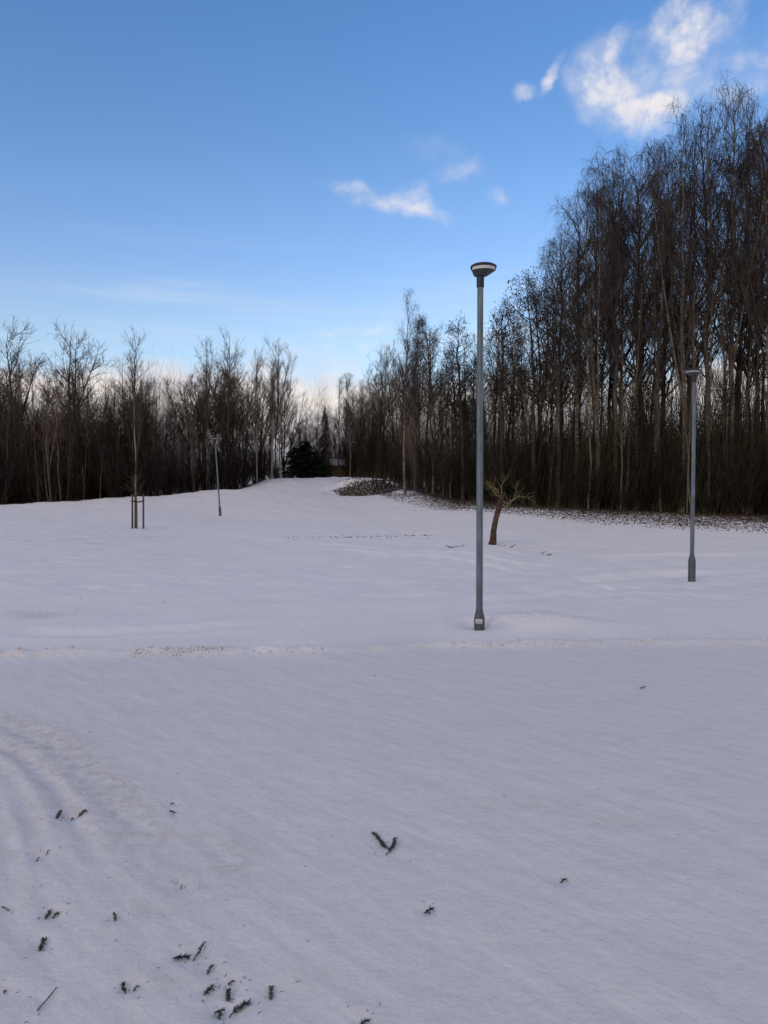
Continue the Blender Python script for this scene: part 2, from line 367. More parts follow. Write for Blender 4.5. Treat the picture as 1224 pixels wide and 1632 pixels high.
RUTS = [(np.array([flatD(*p) for p in q]), w_, d_) for q, w_, d_ in [
    ([(430, 866), (560, 872), (690, 884), (780, 899), (900, 910)], .16, .035), ([(430, 872), (560, 879), (680, 891), (770, 907), (860, 920)], .16, .035),
    ([(800, 975), (860, 945), (940, 922), (1060, 908), (1260, 902)], .34, .07), ([(900, 960), (1010, 946), (1120, 944), (1260, 952)], .22, .03), ([(0, 1018), (140, 1020), (300, 1012), (420, 1000)], .2, .03), ([(930, 890), (1040, 884), (1240, 880)], .2, .04)]]
_r = np.random.default_rng(31); FEET = []
for (a, b, n) in [((20, 868), (330, 838), 20), ((30, 905), (260, 862), 18), ((150, 940), (420, 915), 14), ((900, 935), (1180, 915), 12), ((540, 905), (640, 860), 10)]:
    for k_ in range(n):
        f_ = k_ / n + _r.normal(0, .012); p_ = flatD(a[0] + (b[0] - a[0]) * f_, a[1] + (b[1] - a[1]) * f_ + (k_ % 2) * 2.5 + _r.normal(0, 1.2), 0); FEET.append((p_[0], p_[1], _r.uniform(.02, .045)))
def bank_line(X): return 7.85 + .06 * X + .12 * np.sin(X * .55) + .0 * X
def terrain(X, Y, attrs=False, fine=True):
    z = base_h(X, Y); r = np.hypot(X, Y)
    # ditch bank
    cx, cy = at(572, 790, 59)[:2]
    e = np.hypot((X - cx - (Y - cy) * .35) / 2.5, 0)
    dz = -1.0 * np.exp(-((Y - 59.3) / 1.5) ** 2) * np.exp(-np.abs((X - cx) / 2.2) ** 3)
    dz = dz + .75 * np.exp(-((Y - 63.0) / 1.4) ** 2) * np.exp(-np.abs((X - cx) / 2.4) ** 3)
    z = z + dz
    # meadow undulation
    mead = sst(Y, 8, 13) * sst(60, 0, 1)
    z = z + mead * (.06 * fbm(X * .5, Y * .35, 4, 3) + .035 * fbm(X * 1.4 + 9, Y * 2.2, 3, 11))
    z = z + sst(r, 40, 60) * .12 * fbm(X * .8, Y * .8, 4, 5)
    # old footprints and shallow ruts in the meadow
    for px_, py_, d_ in FEET:
        z = z - d_ * np.exp(-(((X - px_) / .15) ** 2 + ((Y - py_) / .19) ** 2)) + d_ * .35 * np.exp(-(((X - px_) / .26) ** 2 + ((Y - py_ - .22) / .12) ** 2))
    for P, wd_, dp_ in RUTS:
        d_, t_ = pdist(X, Y, P); f_ = sst(t_, 0, .15) * (1 - sst(t_, .8, 1)); z = z + f_ * (-dp_ * np.exp(-(d_ / wd_) ** 2) + dp_ * .5 * np.exp(-((d_ - 1.7 * wd_) / (wd_ * .6)) ** 2))
    bl = bank_line(X); side = Y - bl + .10 * fbm(X * 2.2, Y * .6, 3, 21)
    # ploughed edge: low ridge with crumbs, meadow 5 cm above the drive
    ridge = np.exp(-((side - .10) / .12) ** 2) * (.5 + 1.3 * np.clip(fbm(X * 2.5, Y * 2.5, 4, 31) + .15, 0, 1))
    z = z + .018 * sst(side, -.05, .5) * (1 - sst(r, 20, 30)) + ridge * .045
    # lamp base: melted hollow, low heap of snow to its right
    dl = np.hypot(X - LAMP[0], Y - LAMP[1]); ang = np.arctan2(Y - LAMP[1], X - LAMP[0]); z = z - .055 * np.exp(-(dl / .20) ** 2) - .015 * np.exp(-(dl / .5) ** 2) + .05 * np.exp(-((dl - .45) / .18) ** 2) * (.5 + .5 * np.sin(ang + .4))
    hp = at(862, 985, 9.6); z = z + .11 * np.exp(-(((X - hp[0]) / .50) ** 2 + ((Y - hp[1]) / .42) ** 2) ** 1.15)
    hp2 = at(905, 1000, 9.2); z = z + .06 * np.exp(-(((X - hp2[0]) / .9) ** 2 + ((Y - hp2[1]) / .35) ** 2))
    tr = at(830, 950, 13); z = z + .10 * np.exp(-((Y - 11.2 - (X - 1.2) * .9) / .28) ** 2) * sst(X, 1.0, 1.8) * (1 - sst(X, 3.2, 4.6)) * .7
    packed = 1 - sst(side + .5 * fbm(X * .9, Y * .9, 3, 57), -.5, .9)  # driven snow mask; also carries the painted shade
    dirt = np.zeros_like(z)
    if fine:
        ca, sa = math.cos(R(-46)), math.sin(R(-46)); xa = X * ca + Y * sa; ya = -X * sa + Y * ca
        near = 1 - sst(r, 9, 12)
        z = z + near * ((.0035 * fbm(xa * .9, ya * 4.2, 4, 41) + .0016 * fbm(xa * 3, ya * 12, 3, 43)) * (.4 + 1.6 * sst(fbm(X * .7, Y * .7, 2, 47), -.2, .3)) + .004 * fbm(X * 2.5, Y * 2.5, 3, 48) + .0022 * fbm(X * 16, Y * 16, 3, 44))
        for i, P in enumerate(tracks):
            d, t = pdist(X, Y, P); fade = (1 - sst(t, .55, 1.0)) if i < 2 else (1 - sst(t, .45, .95))
            wd = (.10, .07, .045, .04, .045)[i]
            rough_ = .85 + .7 * fbm(X * 11, Y * 11, 3, 61 + i)
            z = z + fade * (-.008 * np.exp(-(d / wd) ** 2) * rough_ + .0035 * np.exp(-((d - wd * 1.6) / (wd * .6)) ** 2) * rough_)
            dirt = np.maximum(dirt, fade * np.exp(-((d - wd * .6) / (wd * 1.2)) ** 2) * (.75, .6, .35, .3, .3)[i])
        for (u, v, L) in HOLLOWS:
            p = on_flat(u, v); dd = (X - p[0]) ** 2 + (Y - p[1]) ** 2; z = z - .010 * np.exp(-dd / (L * .8) ** 2)
    dirt = np.maximum(dirt, .32 * np.exp(-((side - .02) / .13) ** 2) * sst(fbm(X * 1.1, Y * .3, 3, 71), -.15, .3))
    dirt = np.maximum(dirt, .55 * np.exp(-(((X - hp[0]) / .55) ** 2 + ((Y - hp[1] + .1) / .35) ** 2)))
    dirt = np.maximum(dirt, .35 * np.exp(-((dl - .2) / .2) ** 2))
    for (u, v, sx, sy, k) in [(370, 1370, .16, .3, .5), (330, 1330, .2, .25, .35), (240, 1400, .2, .2, .35), (250, 1440, .2, .15, .3), (290, 1560, .15, .1, .35), (500, 1560, .12, .1, .2), (860, 1285, .35, .12, .35), (960, 1310, .3, .1, .35), (1100, 1380, .3, .1, .2), (110, 1310, .12, .12, .3)]:
        p = on_flat(u, v); dirt = np.maximum(dirt, k * np.exp(-((X - p[0]) / sx) ** 2 - ((Y - p[1]) / sy) ** 2))
    for (u, v, D) in [(60, 864, 25.5), (120, 858, 26.5), (160, 868, 25), (75, 982, 10.2), (240, 850, 29), (275, 885, 20.6)]:
        p = at(u, v, D); dirt = np.maximum(dirt, .75 * np.exp(-((X - p[0]) / .5) ** 2 - ((Y - p[1]) / .45) ** 2)); z = z - .04 * np.exp(-((X - p[0]) / .3) ** 2 - ((Y - p[1]) / .3) ** 2)
    dirt = dirt + .10 * (fbm(X * .5, Y * .8, 3, 81) > .1) * sst(fbm(X * .5, Y * .8, 3, 81), .1, .5)
    if not attrs: return z
    a = np.where(Y > 1, X / np.maximum(Y, 1), np.sign(X) * 9); u = 612 + a * F
    D = np.where(np.abs(a) < 1.2, Y, r / 1.56)
    ls = np.interp(u, [-900, 0, 220, 350, 425, 470, 540, 575, 610, 640, 680, 720, 800, 900, 1100, 1300, 2600], [49, 49.3, 53.2, 57.3, 70, 82, 86, 82, 78, 48, 41.5, 38.5, 35, 31, 27.6, 26.8, 26.5])
    lf = np.interp(u, [-900, 0, 220, 350, 425, 470, 540, 575, 610, 640, 680, 720, 800, 900, 1100, 1300, 2600], [51.5, 51.5, 55.5, 60, 73, 100, 105, 100, 90, 60, 50, 46, 43.5, 41.5, 38.8, 38, 37])
    wob = 2.2 * fbm(X * .25, Y * .25, 3, 91)
    lit = np.clip((D + wob * (lf - ls) / 8 - ls) / (lf - ls), 0, 1)
    lit = np.where(lit > 0, .14 + lit * .50, lit * 0) * sst(lit, 0, .06) + .36 * sst(D, lf - .2, lf + 1.2)
    lx = (X - cx + 2.6) / 5.6; hw = 2.9 * np.clip(lx, 0, 1) ** .55 * sst(1.35 - lx, 0, .4); dk = (.72 + .15 * sst(Y, 61, 58.5)) * sst(hw - np.abs(Y - 60.9), -.25, .9) * (lx > 0); lit = np.maximum(lit, dk)
    lit = np.where(np.arctan2(np.abs(X), Y) > 1.25, np.minimum(lit, .2), lit)
    lit = np.maximum(lit, .22 * np.exp(-((D - 28.8) / .5) ** 2) * sst(u, 420, 460) * (1 - sst(u, 680, 720)))
    lit = np.maximum(lit, .17 * sst(D, 42, 46) * (1 - sst(D, 60, 64)) * sst(u, 560, 640) * (1 - sst(u, 700, 760)))
    return z, lit, np.clip(dirt, 0, 1), packed
# sprigs: name-class, stem end points in the photograph, length class
SPRIGS = [ # (polyline in photo px, needle length m, density, label)
 ([(622, 1359), (611, 1347), (596, 1329)], .014, .75, 'largest conifer sprig on the snow, forked in a V', [(615, 1364), (624, 1357), (631, 1341)]),
 ([(676, 1455), (690, 1452)], .014, 1.1, 'small fan-shaped conifer sprig just below and right of the V-shaped one', None),
 ([(893, 1404), (902, 1400)], .009, .6, 'lone tiny conifer sprig at the right of the foreground snow', None),
 ([(64, 1513), (70, 1495)], .011, 1.3, 'upright broad green sprig by the left edge of the foreground', None),
 ([(276, 1527), (300, 1527)], .012, 1.4, 'flat dense green sprig lying crosswise next to a thin curved twig', None),
 ([(308, 1532), (318, 1518), (326, 1506)], .008, .5, 'long thin dark twig with few needles next to the flat dense sprig', None),
 ([(331, 1551), (339, 1541)], .008, .9, 'short dark sprig right below the long thin twig', None),
 ([(364, 1567), (373, 1564)], .007, .8, 'tiny dark sprig tip above the upright oval sprig', None),
 ([(325, 1585), (340, 1574)], .013, .9, 'spiky fan-like sprig left of the upright oval sprig', None),
 ([(364, 1593), (364, 1576)], .010, 1.3, 'upright oval sprig in the lowest cluster', None),
 ([(366, 1618), (378, 1607), (397, 1599)], .013, 1.2, 'green sprig with a bare dark stalk at the bottom of the cluster', None),
 ([(350, 1621), (350, 1607)], .010, .6, 'faded sprig half sunk in snow at the bottom of the cluster', None),
 ([(342, 1609), (358, 1606)], .007, .4, 'thin crosswise twig half sunk at the bottom of the cluster', None),
 ([(432, 1591), (432, 1573)], .011, .6, 'thin upright sprig standing alone right of the cluster', None),
 ([(200, 1580), (195, 1568)], .010, .9, 'bent dark sprig left of the cluster', None),
 ([(213, 1577), (221, 1571)], .007, .4, 'tiny thin twig just right of the bent dark sprig', None),
 ([(73, 1461), (80, 1450)], .010, .9, 'dark sprig, left one of a touching pair at the left', None),
 ([(83, 1459), (92, 1453)], .010, 1.1, 'dark sprig, right one of a touching pair at the left', None),
 ([(184, 1468), (183, 1456)], .009, .6, 'small upright sprig alone right of the touching pair', None),
 ([(90, 1305), (97, 1295)], .012, 1.0, 'dark sprig between the wheel tracks, left one of three', None),
 ([(125, 1298), (137, 1293)], .012, 1.0, 'dark sprig between the wheel tracks, right one of three', None),
 ([(113, 1303), (117, 1301)], .006, .9, 'smallest dark sprig between two bigger ones in the wheel tracks', None),
 ([(270, 1293), (279, 1297)], .009, .6, 'small sprig alone on dirty snow right of the wheel tracks', None),
 ([(272, 1282), (276, 1281)], .005, .9, 'speck-sized needle tuft above the small lone sprig', None),
 ([(74, 1359), (79, 1354)], .003, .4, 'short bare bit of twig in the left wheel track, upper one', None),
 ([(58, 1370), (63, 1364)], .003, .4, 'short bare bit of twig in the left wheel track, lower one', None),
 ([(3, 1443), (14, 1449)], .004, .4, 'bare curved twig at the left edge of the picture', None),
 ([(288, 1415), (290, 1409)], .003, .4, 'lone short needle bit in the middle of the left snow', None),
 ([(60, 1612), (77, 1591), (91, 1575)], .004, .25, 'long straight dry stalk in the bottom left corner', None),
 ([(6, 1581), (10, 1579)], .004, .9, 'speck of needles at the left edge above the bottom corner', None),
 ([(573, 1633), (586, 1628)], .010, 1.0, 'sprig cut by the bottom edge of the picture', None),
 ([(1020, 1097), (1028, 1095)], .008, .9, 'single dark scrap lying far out on the driven snow at the right', None)]
HOLLOWS = [(np.mean([p[0] for p in s[0]]), np.mean([p[1] for p in s[0]]), .05) for s in SPRIGS]

th_f = np.linspace(-R(34), R(34), 620); th_c = np.linspace(R(34), 2 * math.pi - R(34), 110)[1:-1]; th = np.concatenate([th_f, th_c])
rr = [.25, .5, .8, 1.1]; 
while rr[-1] < 92: rr.append(rr[-1] * 1.0078 + .001)
while rr[-1] < 4000: rr.append(rr[-1] * 1.13)
rr = np.array(rr); TH, RR = np.meshgrid(th, rr); X = RR * np.sin(TH); Y = RR * np.cos(TH)
Z, lit, dirt, packed = terrain(X, Y, True)
Z = np.where(RR > 140, Z - sst(RR, 140, 260) * 3, Z)
nth = len(th); nr = len(rr); Vt = np.stack([X, Y, Z], -1).reshape(-1, 3)
Vt = np.concatenate([Vt, [[0, 0, float(Z[0].mean())]]])
i = np.arange(nr - 1)[:, None] * nth; j = np.arange(nth)[None]; j2 = (j + 1) % nth
q = np.stack([i + j, i + nth + j, i + nth + j2, i + j2], -1).reshape(-1, 4)[:, ::-1]
tri = np.stack([np.full(nth, nr * nth), np.arange(nth), (np.arange(nth) + 1) % nth], 1)[:, ::-1]
me = np_mesh('snow_ground', Vt, [q, tri])
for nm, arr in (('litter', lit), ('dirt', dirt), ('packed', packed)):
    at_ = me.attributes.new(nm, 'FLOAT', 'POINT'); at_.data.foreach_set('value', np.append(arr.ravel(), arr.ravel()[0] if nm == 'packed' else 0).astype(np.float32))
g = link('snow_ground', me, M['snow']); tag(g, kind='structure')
def gz(x, y): return float(terrain(np.array([float(x)]), np.array([float(y)]))[0])
def ground(u, Y): x = (u - 612) / F * Y; return np.array([x, Y, gz(x, Y)])
print('terrain', len(Vt))

# ------------------------------------------------------------------ trees
def norm(a): return a / (np.linalg.norm(a, axis=-1, keepdims=True) + 1e-9)
def grow(rng, P, Dr, L, n, grav, wob):
    B = len(P); out = np.zeros((B, n + 1, 3)); out[:, 0] = P; d = norm(Dr); g = np.broadcast_to(np.asarray(grav, float), (B,))
    for k in range(n):
        d = d + rng.normal(0, wob, (B, 3)); d[:, 2] += g; d = norm(d); out[:, k + 1] = out[:, k] + d * (L / n)[:, None]
    return out
def spawn(rng, P, Rr, per, t0, t1, ang, angs, bias=1.0):
    B, n, _ = P.shape; idx = np.repeat(np.arange(B), per); m = len(idx)
    t = t0 + (t1 - t0) * rng.random(m) ** bias; f = t * (n - 1); k = np.minimum(f.astype(int), n - 2); f = f - k
    p = P[idx, k] * (1 - f)[:, None] + P[idx, k + 1] * f[:, None]; d = norm(P[idx, k + 1] - P[idx, k]); r = Rr[idx, k] * (1 - f) + Rr[idx, k + 1] * f
    perp = norm(np.cross(d, rng.normal(0, 1, (m, 3)))); a = R(1) * np.clip(rng.normal(ang, angs, m), 8, 120)
    return p, d * np.cos(a)[:, None] + perp * np.sin(a)[:, None], t, r, idx
def blobs(rng, P, size, k):
    """little irregular double pyramids: cones, withered leaves"""
    n = len(P); b = np.array([[1, 0, 0], [-.5, .87, 0], [-.5, -.87, 0], [0, 0, 1.3], [0, 0, -1.3]])
    s = size * (.6 + .8 * rng.random((n, 1, 1))); V = P[:, None] + b * s * (.7 + .6 * rng.random((n, 5, 1)))
    Fc = np.array([[0, 1, 3], [1, 2, 3], [2, 0, 3], [1, 0, 4], [2, 1, 4], [0, 2, 4]])
    return V.reshape(-1, 3), (Fc[None] + (np.arange(n) * 5)[:, None, None]).reshape(-1, 3)
SPEC = dict(
 birch=dict(r=.0085, start=.34, n1=46, l1=.22, a1=36, g1=.03, n2=7, l2=1.5, a2=40, g2=-.10, n3=7, l3=1.1, a3=60, g3=-.7, tw=.0085, bark='birch', twig='twig_purple', fork=1),
 young_birch=dict(r=.007, start=.42, n1=34, l1=.17, a1=36, g1=.03, n2=6, l2=.9, a2=36, g2=-.02, n3=5, l3=.7, a3=50, g3=-.38, tw=.009, bark='birch', twig='twig_purple', fork=0),
 alder=dict(r=.0105, start=.46, n1=36, l1=.16, a1=62, g1=.05, n2=7, l2=1.15, a2=48, g2=.04, n3=5, l3=.5, a3=50, g3=.0, tw=.009, bark='bark_dark', twig='twig_dark', cones=1500, fork=0),
 aspen=dict(r=.0075, start=.42, n1=28, l1=.27, a1=34, g1=.05, n2=7, l2=1.2, a2=36, g2=.06, n3=4, l3=.6, a3=36, g3=.04, tw=.008, bark='bark_grey', twig='twig_brown', fork=2),
 ash=dict(r=.0085, start=.34, n1=26, l1=.32, a1=42, g1=.05, n2=8, l2=1.4, a2=44, g2=.04, n3=5, l3=.6, a3=42, g3=.03, tw=.009, bark='bark_dark', twig='twig_brown', fork=2),
 pole=dict(r=.0055, start=.35, n1=24, l1=.13, a1=34, g1=.07, n2=5, l2=.7, a2=34, g2=.05, n3=4, l3=.45, a3=36, g3=.03, tw=.0075, bark='bark_olive', twig='twig_brown', fork=0))
def make_tree(kind, seed, H):
    s = SPEC[kind]; rng = np.random.default_rng(seed); tr = MB(); cr = MB()
    n = 16; P = np.zeros((1, n, 3)); P[0, :, 2] = np.linspace(-.3, H * .97, n)
    w_ = np.cumsum(rng.normal(0, 1, (n, 2)), 0); w_ = w_ - w_[0]; P[0, :, :2] = w_ * H * .0042 + np.outer(np.linspace(0, 1, n) ** 1.5, rng.normal(0, .02, 2) * H)
    r0 = H * s['r']; Rt = (r0 * (1 - np.linspace(0, 1, n)) ** .85 + .008)[None]; Rt[0, 0] *= 1.25
    tr.tubes(P, Rt, 8)
    stems = [(P, Rt)]
    for f in range(s['fork']):
        k = int(n * rng.uniform(.22, .45)); a = rng.uniform(0, 6.28); p0 = P[:, k]; d0 = np.array([[math.cos(a) * .42, math.sin(a) * .42, 1]])
        L = np.array([H * .97 - p0[0, 2]]) * rng.uniform(.75, .98); Q = grow(rng, p0, d0, L, 12, .07, .03); Rq = (Rt[0, k] * .62 * (1 - np.linspace(0, 1, 13)) ** .85 + .008)[None]
        tr.tubes(Q, Rq, 6); stems.append((Q, Rq))
    L1 = []; 
    for q_, (Q, Rq) in enumerate(stems):
        m = s['n1'] if q_ == 0 else s['n1'] // 2
        p, d, t, r, _ = spawn(rng, Q, Rq, m, s['start'] if q_ == 0 else .25, .97, s['a1'], 10)
        tt = (t - s['start']) / (1 - s['start']) if q_ == 0 else t
        L = H * s['l1'] * (1.05 - .70 * np.clip(tt, 0, 1)) * rng.uniform(.6, 1.15, m) * (1 if q_ == 0 else .7)
        L1.append((grow(rng, p, d, L, 7, s['g1'] * (1.6 - np.clip(tt, 0, 1) * .5), .07), r, L))
    for Q, r, L in L1:
        rb = np.minimum(r * .55, .012 + L * .011); Rq = rb[:, None] * (1 - np.linspace(0, 1, 8))[None] ** .8 + s['tw'] * .75
        cr.tubes(Q, Rq, 4)
    Q = np.concatenate([a[0] for a in L1]); Lall = np.concatenate([a[2] for a in L1]); Rq = np.full((len(Q), 8), .02)
    p, d, t, r, ix = spawn(rng, Q, Rq, s['n2'], .12, 1.0, s['a2'], 12, .85)
    L2 = s['l2'] * (H / 20) ** .5 * (.45 + .55 * np.clip(Lall[ix] / (H * .15), 0, 1.3)) * (1.15 - .55 * t) * rng.uniform(.5, 1.2, len(p))
    Q2 = grow(rng, p, d, L2, 4, s['g2'], .12); cr.tubes(Q2, np.linspace(s['tw'] * 1.35, s['tw'] * .75, 5)[None].repeat(len(Q2), 0), 3)
    p, d, t, r, ix = spawn(rng, Q2, np.full((len(Q2), 5), .01), s['n3'], .1, 1.0, s['a3'], 14)
    L3 = s['l3'] * rng.uniform(.35, 1.25, len(p)); Q3 = grow(rng, p, d, L3, 3 if s['g3'] > -.3 else 4, s['g3'], .12)
    k3 = Q3.shape[1]; cr.tubes(Q3, np.linspace(s['tw'] * .85, s['tw'] * .45, k3)[None].repeat(len(Q3), 0), 2)
    if s.get('cones'):
        c = Q3[rng.integers(0, len(Q3), s['cones']), -1] + rng.normal(0, .05, (s['cones'], 3)); Vb, Fb = blobs(rng, c, .034, 0); cr.add(Vb, Fb)
    return tr.mesh('trunk'), cr.mesh('crown'), s
def make_leafy(seed, H):
    t, c, s = make_tree('ash', seed, H); return t, c, s
LIB = {}; ZM = {}
def lib(kind, k, H):
    key = (kind, k)
    if key not in LIB:
        LIB[key] = (*make_tree(kind, 100 + 17 * k + sum(map(ord, kind)), H), H)
        n_ = len(LIB[key][1].vertices); a_ = np.zeros(n_ * 3, np.float32); LIB[key][1].vertices.foreach_get('co', a_); ZM[key] = float(np.percentile(a_[2::3], 99.97))
    return LIB[key]
NAMES = dict(birch='birch_tree', young_birch='birch_tree', alder='alder_tree', aspen='aspen_tree', ash='ash_tree', pole='young_tree')
HT = dict(birch=24, young_birch=15, alder=18, aspen=16, ash=16, pole=11)
NV = dict(birch=4, young_birch=3, alder=4, aspen=4, ash=3, pole=5)
rng = np.random.default_rng(5); cnt = {}; nt = [0]
def place(kind, u, Y, vtop, label, group, k=None, rz=None, lean=(0, 0), wide=1.0, bark=None):
    k = int(rng.integers(NV[kind])) if k is None else k; tm, cm, s, H0 = lib(kind, k, HT[kind])
    H0 = ZM[(kind, k)] / 1.02
    p = ground(u, Y); top = at(u, vtop, Y)[2]; H = max(2.5, top - p[2]); sc = H / (H0 * 1.02)
    o = empty(NAMES[kind], p, float(rng.uniform(0, 6.28)) if rz is None else rz); w_ = wide * (.55 * sc + .45)
    o.scale = (w_, w_, sc); o.rotation_euler.x, o.rotation_euler.y = lean
    t_ = link('trunk', tm, M[s['bark']], o); link('crown', cm, M[s['twig']], o)
    if bark: t_.material_slots[0].link = 'OBJECT'; t_.material_slots[0].material = M[bark]
    tag(o, label, 'tree', group); nt[0] += 1; return o
SKYL = [(-400, 540), (-150, 520), (0, 508), (30, 508), (60, 522), (72, 566), (85, 545), (105, 508), (130, 522), (150, 572), (166, 600), (182, 550), (208, 514), (232, 545), (265, 572), (300, 548), (322, 532), (345, 545), (365, 516), (400, 548), (435, 532), (455, 560), (466, 600), (477, 648), (520, 645), (535, 604), (548, 592), (562, 590), (590, 598), (604, 560), (620, 500), (636, 462), (650, 500), (668, 505), (690, 500), (702, 522), (735, 502), (770, 482), (800, 462), (850, 425), (875, 388), (900, 335), (930, 285), (960, 245), (985, 230), (1020, 247), (1045, 218), (1080, 196), (1110, 165), (1165, 128), (1200, 158), (1230, 174), (1400, 190), (1700, 250)]
sky_u = [a[0] for a in SKYL]; sky_v = [a[1] for a in SKYL]
def skyl(u): return float(np.interp(u, sky_u, sky_v))
# --- trees the photograph lets one pick out
GL, GR, GM = 'bare trees of the left wood', 'bare trees of the right wood', 'bare trees closing the gap between the woods'
H_ = [('ash', 30, 60, 505, 'broad bare tree at the far left edge with a fan-shaped crown against the sky', GL, 0, 1.25),
 ('ash', 108, 62, 506, 'rounded bare crown standing free, second from the left edge', GL, 1, 1.15),
 ('aspen', 210, 58, 513, 'slender bare tree with raised forked limbs above the staked sapling', GL, 0, 1.0),
 ('aspen', 322, 64, 530, 'narrow dark bare tree just left of the small distant lamp post', GL, 1, .9),
 ('aspen', 366, 66, 515, 'tall bare tree with a fan top between the small lamp post and the gap', GL, 2, 1.0),
 ('aspen', 410, 68, 548, 'pale-stemmed bare tree third from the gap on the left', GL, 3, .8),
 ('aspen', 432, 70, 530, 'tall pale-stemmed bare tree second from the gap, left side', GL, 1, .8),
 ('aspen', 447, 70.5, 533, 'tall pale-stemmed bare tree nearest the gap on the left', GL, 0, .75),
 ('young_birch', 559, 82, 590, 'slim pale birch standing right of the ochre hut', GM, 0, 1.0),
 ('young_birch', 540, 90, 600, 'thin pale birch behind the ochre hut', GM, 1, 1.0),
 ('birch', 646, 53, 460, 'tall slim white birch standing free on the leafy bank, left of the main lamp post', GR, 0, .62),
 ('young_birch', 690, 52, 495, 'bare birch with fine twigs between the white birch and the main lamp post', GR, 2, 1.1),
 ('alder', 738, 48, 500, 'dark alder with cone clusters directly left of the main lamp post', GR, 0, .95),
 ('alder', 800, 46, 462, 'dark alder just right of the main lamp head', GR, 1, 1.0),
 ('alder', 850, 45, 425, 'dark alder stepping up the skyline right of the main lamp', GR, 2, 1.0),
 ('birch', 888, 45, 372, 'lowest drooping birch at the left shoulder of the tall group', GR, 3, .85),
 ('birch', 918, 45, 305, 'drooping birch at the left shoulder, second step up of the tall group', GR, 1, .9),
 ('birch', 985, 44, 229, 'drooping birch with a rounded top at the left of the tall group', GR, 2, .85),
 ('birch', 1045, 43, 216, 'drooping birch in the middle of the tall group, left of the biggest', GR, 3, .85),
 ('birch', 1086, 42, 150, 'biggest birch with pale mottled trunk directly left of the right lamp post', GR, 0, .78),
 ('birch', 1165, 43, 124, 'tallest drooping birch, its tip highest in the photo', GR, 1, .8),
 ('birch', 948, 43.5, 268, 'drooping birch between the left shoulder and the rounded top', GR, 0, .8),
 ('birch', 1015, 44.5, 244, 'drooping birch filling the dip between two rounded tops', GR, 1, .85),
 ('birch', 1125, 43.5, 160, 'drooping birch behind the biggest one, left of the highest tip', GR, 3, .9),
 ('young_birch', 216, 56.2, 560, 'thin curved pale stem rising right behind the staked sapling', GL, 1, .55),
 ('birch', 1222, 42, 175, 'drooping birch cut by the right edge of the photo', GR, 2, .95)]
for kd, u, Yd, vt, lb, gp, k, wd in H_:
    o = place(kd, u, Yd, vt, lb, gp, k, rz=float(rng.uniform(0, 6.28)), wide=wd, bark='pale_bark' if 'curved pale stem' in lb or 'pale-stemmed' in lb else None)
# --- the rest of the woods
REG = [(-2000, 'at the far left edge'), (75, 'left of the staked sapling'), (170, 'behind the staked sapling'), (262, 'between the staked sapling and the distant lamp post'), (355, 'between the distant lamp post and the gap'), (470, 'behind the evergreens in the gap'), (560, 'behind the dark fence'), (640, 'around the white birch'), (700, 'just left of the main lamp post'), (765, 'behind the crooked tree'), (860, 'at the left shoulder of the tall birches'), (960, 'in the middle of the tall birches'), (1060, 'around the biggest birch and right lamp post'), (1130, 'between the right lamp post and the right edge'), (1195, 'at the right edge of the photo')]
def region(u): return [r for a, r in REG if a <= u][-1]
def fill(n, u0, u1, Y0, Y1, kinds, dv0, dv1, label, group, wide=1.0, bark=None):
    for q_ in range(n):
        u = u0 + (u1 - u0) * (q_ + rng.random()) / n; Yd = Y0(u) + (Y1(u) - Y0(u)) * rng.random() ** 1.3
        kd = kinds[int(rng.integers(len(kinds)))]
        if 524 < u < 554 and Yd < 103: continue
        place(kd, u, Yd, skyl(u) + rng.uniform(dv0, dv1), label + ' ' + region(u), group + ' ' + region(u), wide=wide, bark=bark if kd in ('birch', 'young_birch') else None, lean=(float(rng.normal(0, .015)), float(rng.normal(0, .03))))
edgeL = lambda u: float(np.interp(u, [-400, 0, 220, 350, 430, 480, 560], [52, 52, 56.5, 61, 73, 84, 90]))
edgeR = lambda u: float(np.interp(u, [560, 644, 660, 720, 800, 900, 1100, 1300], [84, 79, 54, 48, 45, 43, 40.5, 40]))
fill(24, -140, 462, lambda u: edgeL(u) + 6, lambda u: edgeL(u) + 26, ['aspen', 'ash'], 45, 85, 'deeper bare tree', 'deeper bare trees', 1.25)
fill(46, -140, 462, lambda u: edgeL(u) + .5, lambda u: edgeL(u) + 20, ['pole', 'pole', 'aspen', 'ash'], 22, 80, 'crowded bare tree', 'crowded bare trees', .9)
fill(46, -140, 455, lambda u: edgeL(u) + .3, lambda u: edgeL(u) + 5, ['pole', 'pole', 'young_birch'], 50, 140, 'thin pale young stem', 'thin young stems', .8, 'bark_grey')
fill(20, 470, 610, lambda u: 92, lambda u: 120, ['aspen', 'ash', 'pole'], 5, 35, 'low distant bare tree', 'low distant bare trees')
fill(14, 570, 680, lambda u: edgeR(u) + 3, lambda u: edgeR(u) + 22, ['young_birch', 'pole', 'ash'], 8, 80, 'thin bare tree', 'thin bare trees', 1, 'bark_grey')
fill(24, 680, 880, lambda u: edgeR(u) + 1, lambda u: edgeR(u) + 18, ['alder', 'alder', 'ash', 'pole'], 8, 70, 'dark upright bare alder', 'dark upright alders', .85)
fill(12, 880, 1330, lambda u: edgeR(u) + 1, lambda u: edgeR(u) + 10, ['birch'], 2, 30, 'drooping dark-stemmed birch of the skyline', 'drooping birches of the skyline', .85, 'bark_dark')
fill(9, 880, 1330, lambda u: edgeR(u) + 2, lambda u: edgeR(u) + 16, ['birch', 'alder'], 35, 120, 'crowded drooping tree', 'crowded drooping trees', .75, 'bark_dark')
fill(9, 880, 1330, lambda u: edgeR(u) + 3, lambda u: edgeR(u) + 24, ['alder'], 150, 300, 'lower dark alder', 'lower dark alders', .9)
